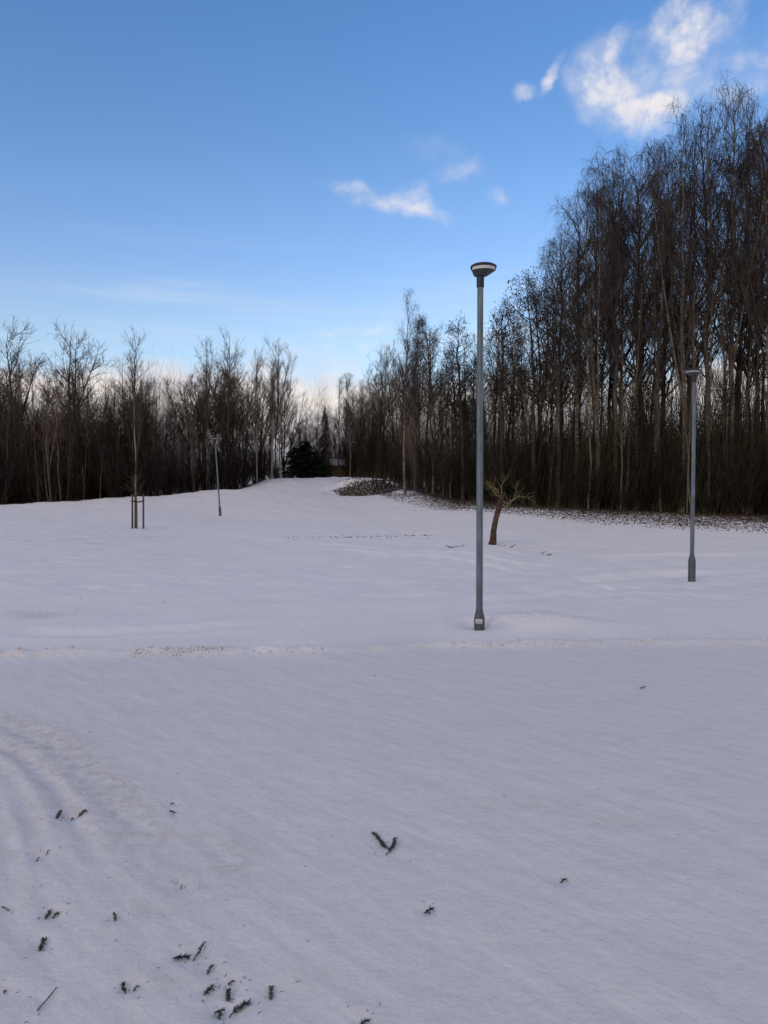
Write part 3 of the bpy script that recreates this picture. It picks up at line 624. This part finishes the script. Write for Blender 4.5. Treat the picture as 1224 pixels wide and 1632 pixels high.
fill(36, 660, 1320, lambda u: edgeR(u) + .1, lambda u: edgeR(u) + 5, ['pole', 'pole', 'young_birch'], 200, 360, 'thin olive sapling at the wood front', 'thin saplings at the wood front', .8, 'bark_olive')
print('trees', nt[0])

# --- shrubs: stems fanning from the ground
def make_shrub(seed, H, n0=26, olive=False):
    r_ = np.random.default_rng(seed); st = MB(); tw = MB()
    a = r_.uniform(0, 6.28, n0); sp = r_.uniform(.05, .5, n0); P0 = np.stack([np.cos(a) * .25 * r_.random(n0), np.sin(a) * .25 * r_.random(n0), np.full(n0, -.1)], 1)
    D0 = np.stack([np.cos(a) * sp, np.sin(a) * sp, np.ones(n0)], 1); L = H * r_.uniform(.6, 1.05, n0); Q = grow(r_, P0, D0, L, 7, .03, .06)
    st.tubes(Q, np.linspace(.020, .007, 8)[None].repeat(n0, 0) * (H / 4) ** .5, 4)
    p, d, t, r, ix = spawn(r_, Q, np.full((n0, 8), .01), 14, .15, 1, 36, 10); Q2 = grow(r_, p, d, (1.15 - t * .6) * H * .24 * r_.uniform(.5, 1.2, len(p)), 4, .05, .1); tw.tubes(Q2, np.linspace(.009, .006, 5)[None].repeat(len(Q2), 0), 3)
    p, d, t, r, ix = spawn(r_, Q2, np.full((len(Q2), 5), .01), 7, .1, 1, 40, 12); Q3 = grow(r_, p, d, H * .085 * r_.uniform(.5, 1.3, len(p)), 2, .03, .12); tw.tubes(Q3, np.linspace(.0065, .0045, 3)[None].repeat(len(Q3), 0), 2)
    return st.mesh('stems'), tw.mesh('twigs')
SH = [make_shrub(700 + k, 4.2) for k in range(4)]
def shrub(u, Y, H, label, group, mt=('bark_dark', 'twig_dark')):
    k = int(rng.integers(4)); o = empty('bare_shrub', ground(u, Y), float(rng.uniform(0, 6.28))); s_ = H / 4.2; o.scale = (s_ * rng.uniform(.9, 1.3), s_ * rng.uniform(.9, 1.3), s_)
    st = link('stems', SH[k][0], M[mt[0]], o); tw = link('twigs', SH[k][1], M[mt[1]], o); tag(o, label, 'shrub', group)
for q_ in range(40):
    u = -120 + 575 * (q_ + rng.random()) / 40; shrub(u, edgeL(u) + rng.uniform(.2, 5), rng.uniform(1.8, 5.5), 'bare brown bush at the snow edge ' + region(u), 'bare bushes at the snow edge ' + region(u))
for q_ in range(46):
    u = 650 + 660 * (q_ + rng.random()) / 46; shrub(u, edgeR(u) + rng.uniform(.0, 5), rng.uniform(1.2, 4.6), 'bare dark bush at the wood front ' + region(u), 'bare bushes at the wood front ' + region(u))
for q_ in range(14):
    u = 470 + 180 * (q_ + rng.random()) / 14
    if 522 < u < 553: continue
    shrub(u, rng.uniform(88, 100) if u < 580 else edgeR(u) + rng.uniform(3, 8), rng.uniform(3, 6), 'low bare bush ' + region(u), 'low bare bushes ' + region(u))
# --- thicket: the unpickable mass of stems and twigs that closes the woods
def thicket(name, n, u0, u1, Yf, depth, hf, matn, seed, wdt=.011, gaps=None, up=.6):
    r_ = np.random.default_rng(seed); u = r_.uniform(u0, u1, n); 
    if gaps: u = np.where((u > gaps[0]) & (u < gaps[1]), gaps[1] + r_.random(n) * 60, u)
    Yd = np.array([Yf(a) for a in u]) + .3 + depth * r_.random(n) ** 1.2; Xd = (u - 612) / F * Yd; z0 = terrain(Xd, Yd, fine=False)
    hh = np.array([hf(a) for a in u]) * (.75 + .9 * (fbm(Xd * .35, Yd * .35, 3, seed) + .28)); m = r_.random(n) ** 1.35 * hh
    vert = r_.random(n) < up; D0 = r_.normal(0, 1, (n, 3)) * np.where(vert, .10, .6)[:, None] + np.array([0, 0, 1.0])
    L = np.where(vert, r_.uniform(1.4, 4.0, n), r_.uniform(.5, 1.5, n)); Q = grow(r_, np.stack([Xd, Yd, z0 + m * .9 - .1], 1), D0, L, 3, .02, .13)
    wv = (wdt * r_.uniform(.6, 1.7, n) * np.where(vert, 1.2, .9))[:, None] * np.linspace(1, .5, 4)[None]
    b = MB(); b.tubes(Q, wv, 2); o = b.build(name, M[matn]); return o
hL = lambda u: float(np.interp(u, [-400, 0, 100, 180, 250, 460], [6.5, 6.5, 6.3, 7.0, 8.6, 7.8])); hR = lambda u: float(np.interp(u, [560, 620, 660, 720, 900, 1300], [6.5, 6.8, 6.5, 5.2, 5.0, 5.4]))
tag(thicket('thicket', 60000, -200, 460, lambda u: edgeL(u), 24, hL, 'thicket', 11, .014), 'dense brown mass of bare stems filling the left wood', 'thicket', kind='stuff')
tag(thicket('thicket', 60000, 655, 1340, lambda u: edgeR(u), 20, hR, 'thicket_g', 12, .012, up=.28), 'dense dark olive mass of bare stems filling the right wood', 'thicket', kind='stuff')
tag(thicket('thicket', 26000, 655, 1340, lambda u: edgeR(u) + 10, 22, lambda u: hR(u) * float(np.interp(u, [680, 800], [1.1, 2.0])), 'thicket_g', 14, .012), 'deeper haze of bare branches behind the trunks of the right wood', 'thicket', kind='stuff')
tag(thicket('thicket', 26000, -200, 455, lambda u: edgeL(u) + 8, 24, lambda u: hL(u) * 1.1, 'thicket', 15, .013), 'deeper haze of bare branches behind the front of the left wood', 'thicket', kind='stuff')
tag(thicket('thicket', 6000, 522, 556, lambda u: 104, 18, lambda u: 9.5, 'thicket', 16, .024), 'brown brush standing behind the ochre hut', 'thicket', kind='stuff')
tag(thicket('thicket', 36000, 462, 665, lambda u: float(np.interp(u, [462, 560, 600, 640, 665], [86, 86, 82, 79, 56])), 26, lambda u: float(np.interp(u, [460, 480, 520, 600, 660], [7, 9.0, 9.5, 9, 6.5])), 'thicket', 13, .018, gaps=(527, 550)), 'dense brown brush closing the gap between the two woods', 'thicket', kind='stuff')
# far wood behind everything, seen only as one mass
def farwood():
    r_ = np.random.default_rng(77); n = 26000; a = r_.uniform(-.62, .66, n); Yd = r_.uniform(125, 165, n); Xd = a * Yd; z0 = terrain(Xd, Yd, fine=False)
    hh = 10.5 + 5 * fbm(Xd * .09, Yd * .02, 4, 5) ; D0 = r_.normal(0, .22, (n, 3)) + np.array([0, 0, 1.]); Q = grow(r_, np.stack([Xd, Yd, z0 + hh * r_.random(n) * .85 - .3], 1), D0, r_.uniform(1.5, 5, n), 3, .02, .1)
    b = MB(); b.tubes(Q, (.045 * r_.uniform(.5, 1.5, n))[:, None] * np.linspace(1, .35, 4)[None], 2); return b.build('distant_woods', M['thicket'])
tag(farwood(), 'far bare woodland showing as one brown mass between the nearer trunks', 'wood', kind='stuff')

# --- evergreens
def make_conifer(seed, H, Rb):
    r_ = np.random.default_rng(seed); tr = MB(); cr = MB(); z = np.linspace(-.2, H, 8); tr.tubes(np.stack([z * 0, z * 0, z], 1), np.linspace(H * .014, .02, 8), 7)
    n = int(H * 26); t = r_.random(n) ** .8; zz = .06 * H + t * H * .92; a = r_.uniform(0, 6.28, n); L = Rb * (1 - t) ** .8 * r_.uniform(.75, 1.15, n) + .15
    Q = grow(r_, np.stack([zz * 0, zz * 0, zz], 1), np.stack([np.cos(a), np.sin(a), .1 + 0 * a], 1), L, 5, -.10, .05); cr.tubes(Q, np.linspace(.03, .012, 6)[None].repeat(n, 0), 3)
    p, d, t2, r, ix = spawn(r_, Q, np.full((n, 6), .01), 30, .1, 1, 55, 10); d[:, 2] -= .35; Q2 = grow(r_, p, d, (.12 + L[ix] * .28) * r_.uniform(.5, 1.2, len(p)) * (1.1 - .5 * t2), 2, -.1, .1)
    cr.tubes(Q2, np.array([.035, .028, .008])[None].repeat(len(Q2), 0), 2); return tr.mesh('trunk'), cr.mesh('crown')
CF = make_conifer(1, 6, 2.0)
for nm, u, Yd, vt, wd, lb in [('spruce_tree', 518, 112, 645, .7, 'small pointed dark spruce rising above the gap against the cloud'), ('yew_tree', 486, 79, 702, 1.55, 'broad dark evergreen bush left of the ochre hut'), ('yew_tree', 505, 80, 726, 1.05, 'lower rounded dark evergreen bush touching the ochre hut'), ('yew_tree', 468, 81, 712, 1.3, 'narrow dark evergreen behind the pale stems at the gap'), ('spruce_tree', 740, 56, 632, 1.0, 'dark evergreen half hidden among the alders left of the main lamp post')]:
    p = ground(u, Yd); H = at(u, vt, Yd)[2] - p[2]; o = empty(nm, p, float(rng.uniform(0, 6))); s_ = H / 6; o.scale = (s_ * wd, s_ * wd, s_) if nm == 'spruce_tree' else (wd, wd, s_)
    if nm == 'spruce_tree': o.scale = (s_ * .62 * wd, s_ * .62 * wd, s_)
    link('trunk', CF[0], M['bark_dark'], o); link('crown', CF[1], M['needle_dark'], o); tag(o, lb, 'tree', 'evergreens')
# oak-like tree keeping its withered leaves
tm, cm, s, H0 = lib('ash', 2, 16); p = ground(352, 70); H = at(352, 590, 70)[2] - p[2]; o = empty('oak_tree', p); o.scale = (.75, .75, H / 16.3)
link('trunk', tm, M['bark_dark'], o); link('crown', cm, M['twig_dark'], o)
r_ = np.random.default_rng(3); vv = np.zeros(len(cm.vertices) * 3, np.float32); cm.vertices.foreach_get('co', vv); vv = vv.reshape(-1, 3); Vb, Fb = blobs(r_, vv[r_.integers(0, len(vv), 2600)] + r_.normal(0, .15, (2600, 3)), .07, 0)
lf_ = MB(); lf_.add(Vb, Fb); lf_.build('leaves', M['brown_leaf'], o, False); tag(o, 'dense dark crown with withered leaves right of the small distant lamp post', 'tree', GL)

# ------------------------------------------------------------------ lamp posts
def lamp_post(p, H, rz, label, lean=(0, 0), sticker=False, wide=1.0, head=1.0):
    o = empty('lamp_post', p, rz); o.rotation_euler.x, o.rotation_euler.y = lean
    b = MB(); b.lathe([(.066, -.4), (.066, .0), (.066, .115), (.063, .135), (.046, .205), (.043, .23)] if sticker else [(.078, -.3), (.078, .42), (.074, .47), (.05, .56), (.045, .60)], 24 if sticker else 8)
    bo = b.build('base_box', M['galv_base'], o, False); bo.rotation_euler.z = R(22.5)
    zb = .21 if sticker else .58
    b = MB(); b.lathe([(.0425, zb - .03), (.0425, zb + .1), (.040, H * .55), (.0375, H - .26)], 24); b.build('pole', M['galv'], o)
    b = MB(); b.lathe([(.0, H - .285), (.046, H - .285), (.047, H - .28), (.047, H - .16), (.043, H - .15), (.0, H - .15)], 24); b.build('collar', M['black'], o)
    # asymmetric luminaire: bowl, milky window, hood with thick rim
    h = head; zc = H - .155
    b = MB(); b.lathe([(0, 0), (.05, 0), (.078, .012), (.105, .042), (.126, .066), (.133, .072), (.0, .073)], 32, (0, 0, zc), 1.08 * h, .9 * h, off=[0, 0, .004, .02, .034, .036, .036]); hs = b.build('housing', M['housing'], o)
    b = MB(); b.lathe([(.128, .074), (.133, .10), (.136, .119), (0, .12)], 32, (.0, 0, zc), 1.08 * h, .9 * h, off=[.036, .038, .040, .04]); b.build('diffuser', M['diffuser' if sticker else 'grey_diffuser'], hs)
    b = MB(); b.lathe([(0, .121), (.130, .118), (.146, .112), (.150, .120), (.147, .132), (.12, .150), (.06, .162), (0, .165)], 36, (0, 0, zc), 1.08 * h, .9 * h, off=[.04] * 8); b.build('hood', M['black'], hs)
    for s_ in (-1, 1):
        b = MB(); x0 = .036 + s_ * .140 * h; b.tubes(np.array([[x0 - s_ * .002, 0, zc + .078], [x0 + s_ * .006, 0, zc + .098], [x0 + s_ * .012, 0, zc + .122]]), np.array([.012, .012, .012]), 8, True); b.build('bracket', M['black'], hs)
    if sticker:
        def arc(r0, a0, a1, z0, z1):
            n = 9; an = R(-90) + np.linspace(R(a0), R(a1), n); V = []
            for rr_ in (r0, r0 + .0012):
                for z_ in (z0, z1): V += [[rr_ * math.cos(t_), rr_ * math.sin(t_), z_] for t_ in an]
            F_ = []
            for i_ in range(n - 1): F_ += [[2 * n + i_, 2 * n + i_ + 1, 3 * n + i_ + 1, 3 * n + i_], [n + i_, n + i_ + 1, 3 * n + i_ + 1, 3 * n + i_][::-1], [i_, i_ + 1, 2 * n + i_ + 1, 2 * n + i_]]
            return MB().add(V, F_)
        stk = arc(.0672, -52, 24, .055, .112).build('sticker', M['sticker'], o)
        for k, (a0, a1) in enumerate([(-44, 14), (-44, 2), (-44, 16), (-44, -10)]): arc(.0686, a0, a1, .098 - k * .0105, .1005 - k * .0105).build('print', M['sticker_ink'], stk)
    tag(o, label, 'lamp post', 'park lamp posts on the snow meadow'); return o
p = LAMP.copy(); p[2] = 0
lamp_post(p, at(768, 421, 9.2)[2], 0, 'nearest and tallest-looking galvanised lamp post with a small sticker on its base', sticker=True)
p = ground(1103.5, 15.7); lamp_post(p, at(1106, 588, 15.7)[2] - p[2], R(165), 'galvanised lamp post at the right, standing in front of the biggest birch', lean=(0, R(-.25)))
p = ground(351, 42.4); lamp_post(p, at(343, 698, 42.4)[2] - p[2] + .02, R(180), 'distant lamp post at the left in front of the left wood, leaning slightly', lean=(0, R(3.6)), head=1.3)

# ------------------------------------------------------------------ staked young tree
p = ground(218, 34); o = empty('staked_tree', p)
Yl = 34.0; px = Yl / F
for du, dy, h in ((-4.3, -.25, 1.58), (-4.9, .2, 1.55), (10.3, 0, 1.58)):
    b = MB(); b.tubes(np.array([[du * px, dy, -.3], [du * px + .005, dy, h * .5], [du * px + .01, dy, h]]), np.array([.046, .043, .041]), 10, True); b.build('stake', M['stake'], o)
b = MB(); b.box((2.9 * px, 0.0, 1.595), (16.5 * px, .04, .02)); b.build('rail', M['stake'], o, False)
b = MB(); b.box((-2.5 * px, -.1, 1.5), (.3, .04, .03), .9); b.build('rail', M['stake'], o, False)
for z_ in (1.26, 1.29):
    b = MB(); b.tubes(np.array([[-7 * px, -.2, z_], [-1 * px, .0, z_ - .02], [3 * px, .02, z_ - .045], [10.5 * px, 0, z_]]), np.full(4, .016), 5); b.build('tie', M['tie'], o)
rg = np.random.default_rng(8); b = MB(); Tk = np.array([[[0, 0, -.2], [.01, 0, .6], [0, 0, 1.2], [-.02, 0, 1.5], [-.03, 0, 1.85], [-.02, 0, 2.3]]]); b.tubes(Tk, np.array([[.03, .028, .026, .024, .016, .008]]), 7); b.build('trunk', M['bark_olive'], o)
b = MB(); pp, dd, t, r, ix = spawn(rg, Tk, np.full((1, 6), .02), 16, .55, 1, 46, 12); Q = grow(rg, pp, dd, rg.uniform(.5, 1.15, 16) * (1.25 - t * .6), 5, .02, .06); b.tubes(Q, np.linspace(.008, .004, 6)[None].repeat(16, 0), 3)
pp, dd, t, r, ix = spawn(rg, Q, np.full((16, 6), .01), 6, .2, 1, 38, 10); Q = grow(rg, pp, dd, rg.uniform(.2, .6, len(pp)), 3, .02, .08); b.tubes(Q, np.linspace(.0045, .003, 4)[None].repeat(len(Q), 0), 2); b.build('crown', M['twig_brown'], o)
tag(o, 'young tree tied between brown wooden stakes on the snow slope at the left', 'tree')

# ------------------------------------------------------------------ pollarded crooked little tree
def crooked():
    Yd = 22.0; p = ground(785, Yd); o = empty('crooked_tree', p); q = lambda u, v, dy=0: [(u - 785) / F * Yd, dy, at(785, v, Yd)[2] - p[2]]
    k = np.array([q(784, 872), q(786, 862), q(787, 845), q(790, 828), q(795, 811), q(798, 797), q(799, 789)]); b = MB()
    Rr = np.array([.14, .108, .088, .082, .085, .10, .085]); b.tubes(k, Rr, 12, True); b.build('trunk', M['lichen_bark'], o)
    r_ = np.random.default_rng(4); b = MB(); lim = []
    for (pts, rr_) in [([q(798, 797), q(808, 803, -.1), q(818, 794, -.1), q(828, 790)], .035), ([q(797, 803), q(806, 808, -.1), q(814, 800, -.1), q(824, 791, -.1)], .028), ([q(797, 790), q(790, 778, .1), q(782, 770)], .024), ([q(796, 792), q(786, 784, -.1), q(776, 768, -.15)], .022), ([q(799, 790), q(800, 775, .1), q(806, 762, .1)], .018), ([q(820, 793, -.1), q(832, 791, -.1), q(842, 795, -.1)], .014), ([q(797, 798, 0), q(795, 788, .3), q(788, 775, .45)], .022), ([q(818, 794), q(824, 784, .1), q(823, 772, .1)], .014)]:
        a = np.array(pts); t = np.linspace(0, 1, 7); c = np.stack([np.interp(t, np.linspace(0, 1, len(a)), a[:, i_]) for i_ in range(3)], 1) + r_.normal(0, .012, (7, 3)); c[0] = a[0]; b.tubes(c, np.linspace(rr_, rr_ * .35, 7), 6); lim.append(c)
    b.build('limbs', M['lichen_twig'], o); b = MB(); L = np.array(lim); pp, dd, t, r, ix = spawn(r_, L, np.full((len(L), 7), .01), 7, .25, 1, 45, 15); Q = grow(r_, pp, dd, r_.uniform(.12, .45, len(pp)), 4, .04, .14); b.tubes(Q, np.linspace(.008, .004, 5)[None].repeat(len(Q), 0), 3)
    b.build('twigs', M['lichen_twig'], o); b = MB(); Vb, Fb = blobs(r_, np.array([q(797, 790)]) + r_.normal(0, .05, (14, 3)), .05, 0); b.add(Vb, Fb); b.build('burr', M['lichen_bark'], o)
    tag(o, 'small crooked pollarded tree with lichen on the snow right of the main lamp post', 'tree')
crooked()

# ------------------------------------------------------------------ footbridge fence by the ditch
o = empty('plank_fence', ground(612, 61)); o0 = np.array(o.location)
for (u, vb, vt, ln, Yd) in [(598, 781, 754, .10, 60.5), (606, 781, 758, -.12, 60.8), (600.5, 780, 762, .02, 61.2), (614.5, 778, 757, .05, 61), (612, 778, 765, -.2, 61.4), (622, 777, 764, .0, 61), (629, 776, 763, .03, 61), (637, 774, 765, 0, 61)]:
    a = at(u, vb + 3, Yd) - o0; c = at(u, vt, Yd) - o0; c[0] -= ln * 3; b = MB(); b.tubes(np.array([a, (a + c) / 2, c]), np.array([.075, .07, .06]), 7, True); b.build('post', M['bark_dark'], o)
for (ua, va, ub, vb) in [(597, 765.5, 641, 766.5)]:
    a = at(ua, va, 60.7) - o0; c = at(ub, vb, 60.9) - o0; b = MB(); b.tubes(np.array([a, (a + c) / 2, c]), np.array([.07, .075, .07]), 6, True); b.build('rail', M['bark_dark'], o)
tag(o, 'dark crooked post-and-rail fence above the ditch, left of the white birch', 'fence')

# ------------------------------------------------------------------ ochre hut far back
p = at(538.5, 757, 98); p[2] = ground(538.5, 98)[2]; o = empty('garden_hut', p); zt = at(539, 742, 98)[2] - p[2]
b = MB(); b.box((-.1, 1.2, zt / 2 - .2), (1.95, 2.3, zt + .35)); b.build('wall', M['bark_dark'], o, False)
npl = 9
pm = MB(); pm.box((0, 0, 0), (1.95, .05, (zt + .2) / npl - .02)); pm = pm.mesh('plank', False)
for k in range(npl):
    pl = link('plank', pm, M['ochre'], o); pl.location = (0, .02 - .006 * (k % 2), -.1 + (zt + .2) / npl * (k + .5))
b = MB(); a = .55
V = np.array([[-1.15, -.35, zt - .1], [1.15, -.35, zt - .1], [1.15, 1.2, zt + .75], [-1.15, 1.2, zt + .75], [1.15, 2.8, zt - .1], [-1.15, 2.8, zt - .1]]); V2 = V + np.array([0, 0, .22])
b.add(np.concatenate([V, V2]), [[0, 3, 2, 1], [3, 5, 4, 2], [6, 7, 8, 9], [9, 8, 10, 11], [0, 1, 7, 6], [4, 5, 11, 10], [1, 2, 8, 7], [2, 4, 10, 8], [3, 0, 6, 9], [5, 3, 9, 11]]); b.build('roof', M['roof_snow'], o, False)
tag(o, 'small ochre wooden hut with a snowy roof far back in the gap', 'hut')

# ------------------------------------------------------------------ sprigs
def sprig(pts, nl, dens_, label, extra, seed):
    r_ = np.random.default_rng(seed); W_ = [on_flat(*q_) for q_ in pts]; o0 = W_[0].copy(); o0[2] = gz(o0[0], o0[1]); o = empty('conifer_sprig', o0)
    lines = [W_] + ([[on_flat(*q_) for q_ in extra]] if extra else [])
    sb = MB(); nb = MB(); P_, D_, L_ = [], [], []
    for ln_ in lines:
        a = np.array(ln_); n = 9; t = np.linspace(0, 1, n); c = np.stack([np.interp(t, np.linspace(0, 1, len(a)), a[:, i_]) for i_ in range(3)], 1)
        c[:, 2] = terrain(c[:, 0], c[:, 1]) ; c -= o0; c[:, 2] += .004 + .006 * np.sin(t * 3) + r_.uniform(.2, 1) * nl * .6 * t; c[1:, :2] += r_.normal(0, .0012, (n - 1, 2))
        sb.tubes(c, np.linspace(.0024, .0012, n), 5, True)
        Ls = np.linalg.norm(np.diff(c, axis=0), axis=1).sum(); m = max(8, int(Ls * 1400 * dens_)); tt = r_.random(m) * (1 if dens_ > .5 else .75) + (0 if dens_ > .5 else .25)
        if extra or 'stalk' in label: tt = .25 + .75 * r_.random(m)
        f = tt * (n - 1); k = np.minimum(f.astype(int), n - 2); f = (f - k)[:, None]; P_.append(c[k] * (1 - f) + c[k + 1] * f); tg = norm(c[k + 1] - c[k])
        side = norm(np.cross(tg, [0, 0, 1.])) * np.where(r_.random(m) < .5, -1, 1)[:, None]; ro = r_.uniform(-.5, 1.3, m)[:, None]
        D_.append(norm(tg * r_.uniform(.5, 1.1, m)[:, None] + side * np.cos(ro) + np.array([0, 0, 1.]) * np.sin(ro) * .8)); L_.append(nl * r_.uniform(.65, 1.1, m))
    sb.build('stem', M['sprig_stem'], o); P_, D_, L_ = map(np.concatenate, (P_, D_, L_)); Q = grow(r_, P_, D_, L_, 2, -.05, .06)
    nb.tubes(Q, np.array([.0008, .0010, .0004])[None].repeat(len(Q), 0), 3); nd = nb.build('needles', M['needle'], o); tag(nd, kind='stuff')
    tag(o, label + (' on the snow' if 'snow' not in label and len(label.split()) < 13 else ''), 'sprig', 'conifer sprigs blown onto the snow')
for k, s_ in enumerate(SPRIGS): sprig(s_[0], s_[1] * 1.25, s_[2], s_[3], s_[4], 900 + k)

# ------------------------------------------------------------------ dead twigs lying on the meadow
def twigs(u0, u1, v, Yd, n, h, label, seed, curved=False):
    r_ = np.random.default_rng(seed); p = ground((u0 + u1) / 2, Yd); o = empty('fallen_branch', p); wd = (u1 - u0) / F * Yd; b = MB()
    x = r_.uniform(-.5, .5, n) * wd; P0 = np.stack([x, r_.normal(0, .12, n), np.full(n, .0)], 1); a = r_.normal(0, .5, n) + np.where(r_.random(n) < .5, 0, math.pi)
    D0 = np.stack([np.cos(a), np.sin(a), r_.uniform(0, h, n)], 1); Q = grow(r_, P0, D0, r_.uniform(.25, .7, n) * wd, 6, -.06 if curved else -.02, .13)
    b.tubes(Q, np.linspace(.014, .006, 7)[None].repeat(n, 0), 4); st = b.build('stick', M['stick'], o); tag(o, label, 'branch', 'fallen branches on the meadow')
twigs(715, 733, 866, 22.5, 7, .5, 'tangle of dead twigs on the snow left of the crooked tree', 1)
twigs(800, 816, 869, 21.6, 4, .3, 'few dark twigs lying right beside the foot of the crooked tree', 2)
twigs(865, 882, 877, 20.5, 5, .5, 'scattered twigs on open snow right of the crooked tree', 3)
twigs(258, 280, 837, 34.5, 3, .15, 'flat dark twigs on the snow between stakes and far lamp, left patch', 4, True)
twigs(280, 303, 837, 34.5, 3, .15, 'flat dark twigs on the snow between stakes and far lamp, right patch', 5, True)

# ------------------------------------------------------------------ countless small stuff
def scatter(name, n, fn, size, matn, label, cat, seed, flat=.35):
    r_ = np.random.default_rng(seed); u, Yd = fn(r_, n); Xd = (u - 612) / F * Yd; z = terrain(Xd, Yd); P = np.stack([Xd, Yd, z + size * .1], 1)
    Vb, Fb = blobs(r_, P * 0, size, 0); Vb = Vb.reshape(n, 5, 3) * np.array([1.6, 1.0, flat]); a = r_.uniform(0, 6.28, n); ca, sa = np.cos(a)[:, None], np.sin(a)[:, None]
    Vr = np.stack([Vb[..., 0] * ca - Vb[..., 1] * sa, Vb[..., 0] * sa + Vb[..., 1] * ca, Vb[..., 2]], -1) + P[:, None]; b = MB(); b.add(Vr.reshape(-1, 3), Fb); o = b.build(name, M[matn], None, False); tag(o, label, cat, kind='stuff')
def f_right(r_, n):
    u = r_.uniform(600, 1300, n); e = np.interp(u, [600, 640, 680, 720, 800, 900, 1100, 1300], [56, 47, 42.5, 40, 36.5, 33, 29.5, 28.5]); f = np.interp(u, [600, 640, 680, 720, 800, 900, 1100, 1300], [60, 54, 50, 46, 44, 42, 39.5, 39]); return u, e + (f - e) * r_.random(n) ** .55
scatter('leaf_litter', 15000, f_right, .027, 'leaf', 'dark fallen leaves thinning out onto the snow along the right wood', 'leaves', 21, .6)
scatter('leaf_litter', 110, lambda r_, n: (430 + 260 * r_.random(n) ** .8, 28.8 + r_.normal(0, .9, n) * (.2 + r_.random(n) ** 3)), .026, 'leaf', 'broken line of dark specks across the middle of the meadow', 'leaves', 22, .5)
scatter('leaf_litter', 1500, lambda r_, n: ((lambda u: (u, np.array([edgeL(a) for a in u]) - 1.2 + r_.random(n) * 2.4))(r_.uniform(-60, 430, n))), .06, 'leaf', 'dark leaves and stalks at the crest in front of the left wood', 'leaves', 23, .8)
scatter('leaf_litter', 900, lambda r_, n: (548 + 80 * r_.random(n), r_.uniform(59, 63, n)), .03, 'leaf', 'dark clods and grass showing through snow on the ditch bank', 'leaves', 24, .9)
def f_clod(r_, n):
    x = r_.uniform(-5.5, 5.5, n); y = bank_line(x) + .05 + r_.normal(0, .07, n); keep = fbm(x * .8, x * 0, 2, 5) > -.05; x = np.where(keep, x, r_.uniform(-2.6, -1.6, n)); y = bank_line(x) + .05 + r_.normal(0, .09, n); return 612 + x / y * F, y
M['crumb'] = mat('snow_crumbs', (.66, .66, .68), .8, .2, var=.08, scale=9, bump=.5, bscale=40)
scatter('snow_crumbs', 320, f_clod, .017, 'crumb', 'crumbled snow thrown up along the edge of the driven snow', 'snow', 25, .8)
def stalks():
    r_ = np.random.default_rng(6); n = 900; u = np.concatenate([r_.uniform(415, 478, n // 3), r_.uniform(530, 640, n // 3), r_.uniform(640, 1250, n - 2 * (n // 3))])
    Yd = np.concatenate([np.interp(u[:300], [415, 478], [71, 78]) + r_.random(300) * 2, r_.uniform(62, 65, 300), np.array([edgeR(a) for a in u[600:]]) - r_.random(300) * 2.5]); Xd = (u - 612) / F * Yd
    Q = grow(r_, np.stack([Xd, Yd, terrain(Xd, Yd) - .03], 1), r_.normal(0, .25, (n, 3)) + [0, 0, 1], r_.uniform(.15, .55, n) * np.where(np.arange(n) < 300, 1.6, 1), 3, -.06, .1); b = MB(); b.tubes(Q, np.linspace(.012, .006, 4)[None].repeat(n, 0), 2); tag(b.build('dry_grass', M['grass']), 'pale dry grass stalks along the crest and wood edge', 'grass', kind='stuff')
stalks()
def loose():
    r_ = np.random.default_rng(15); P = []
    for s_ in SPRIGS:
        c = on_flat(*np.mean(np.array(s_[0], float), 0)); m = int(2 + 3 * s_[2]); P.append(c + np.c_[r_.normal(0, .035, (m, 2)), np.zeros(m)])
    P = np.concatenate(P + [np.c_[r_.uniform(-1.6, .2, 18), r_.uniform(2.3, 3.6, 18), np.zeros(18)]]); P[:, 2] = terrain(P[:, 0], P[:, 1]) + .001; n = len(P)
    a = r_.uniform(0, 6.28, n); Q = grow(r_, P, np.c_[np.cos(a), np.sin(a), np.full(n, .12)], r_.uniform(.007, .016, n), 2, 0, .1); b = MB(); b.tubes(Q, np.array([.0009, .0010, .0005])[None].repeat(n, 0), 3)
    tag(b.build('loose_needles', M['needle']), 'loose conifer needles sprinkled over the foreground snow', 'needles', kind='stuff')
loose()
print('done', len(bpy.data.objects), sum(len(m_.polygons) for m_ in bpy.data.meshes))
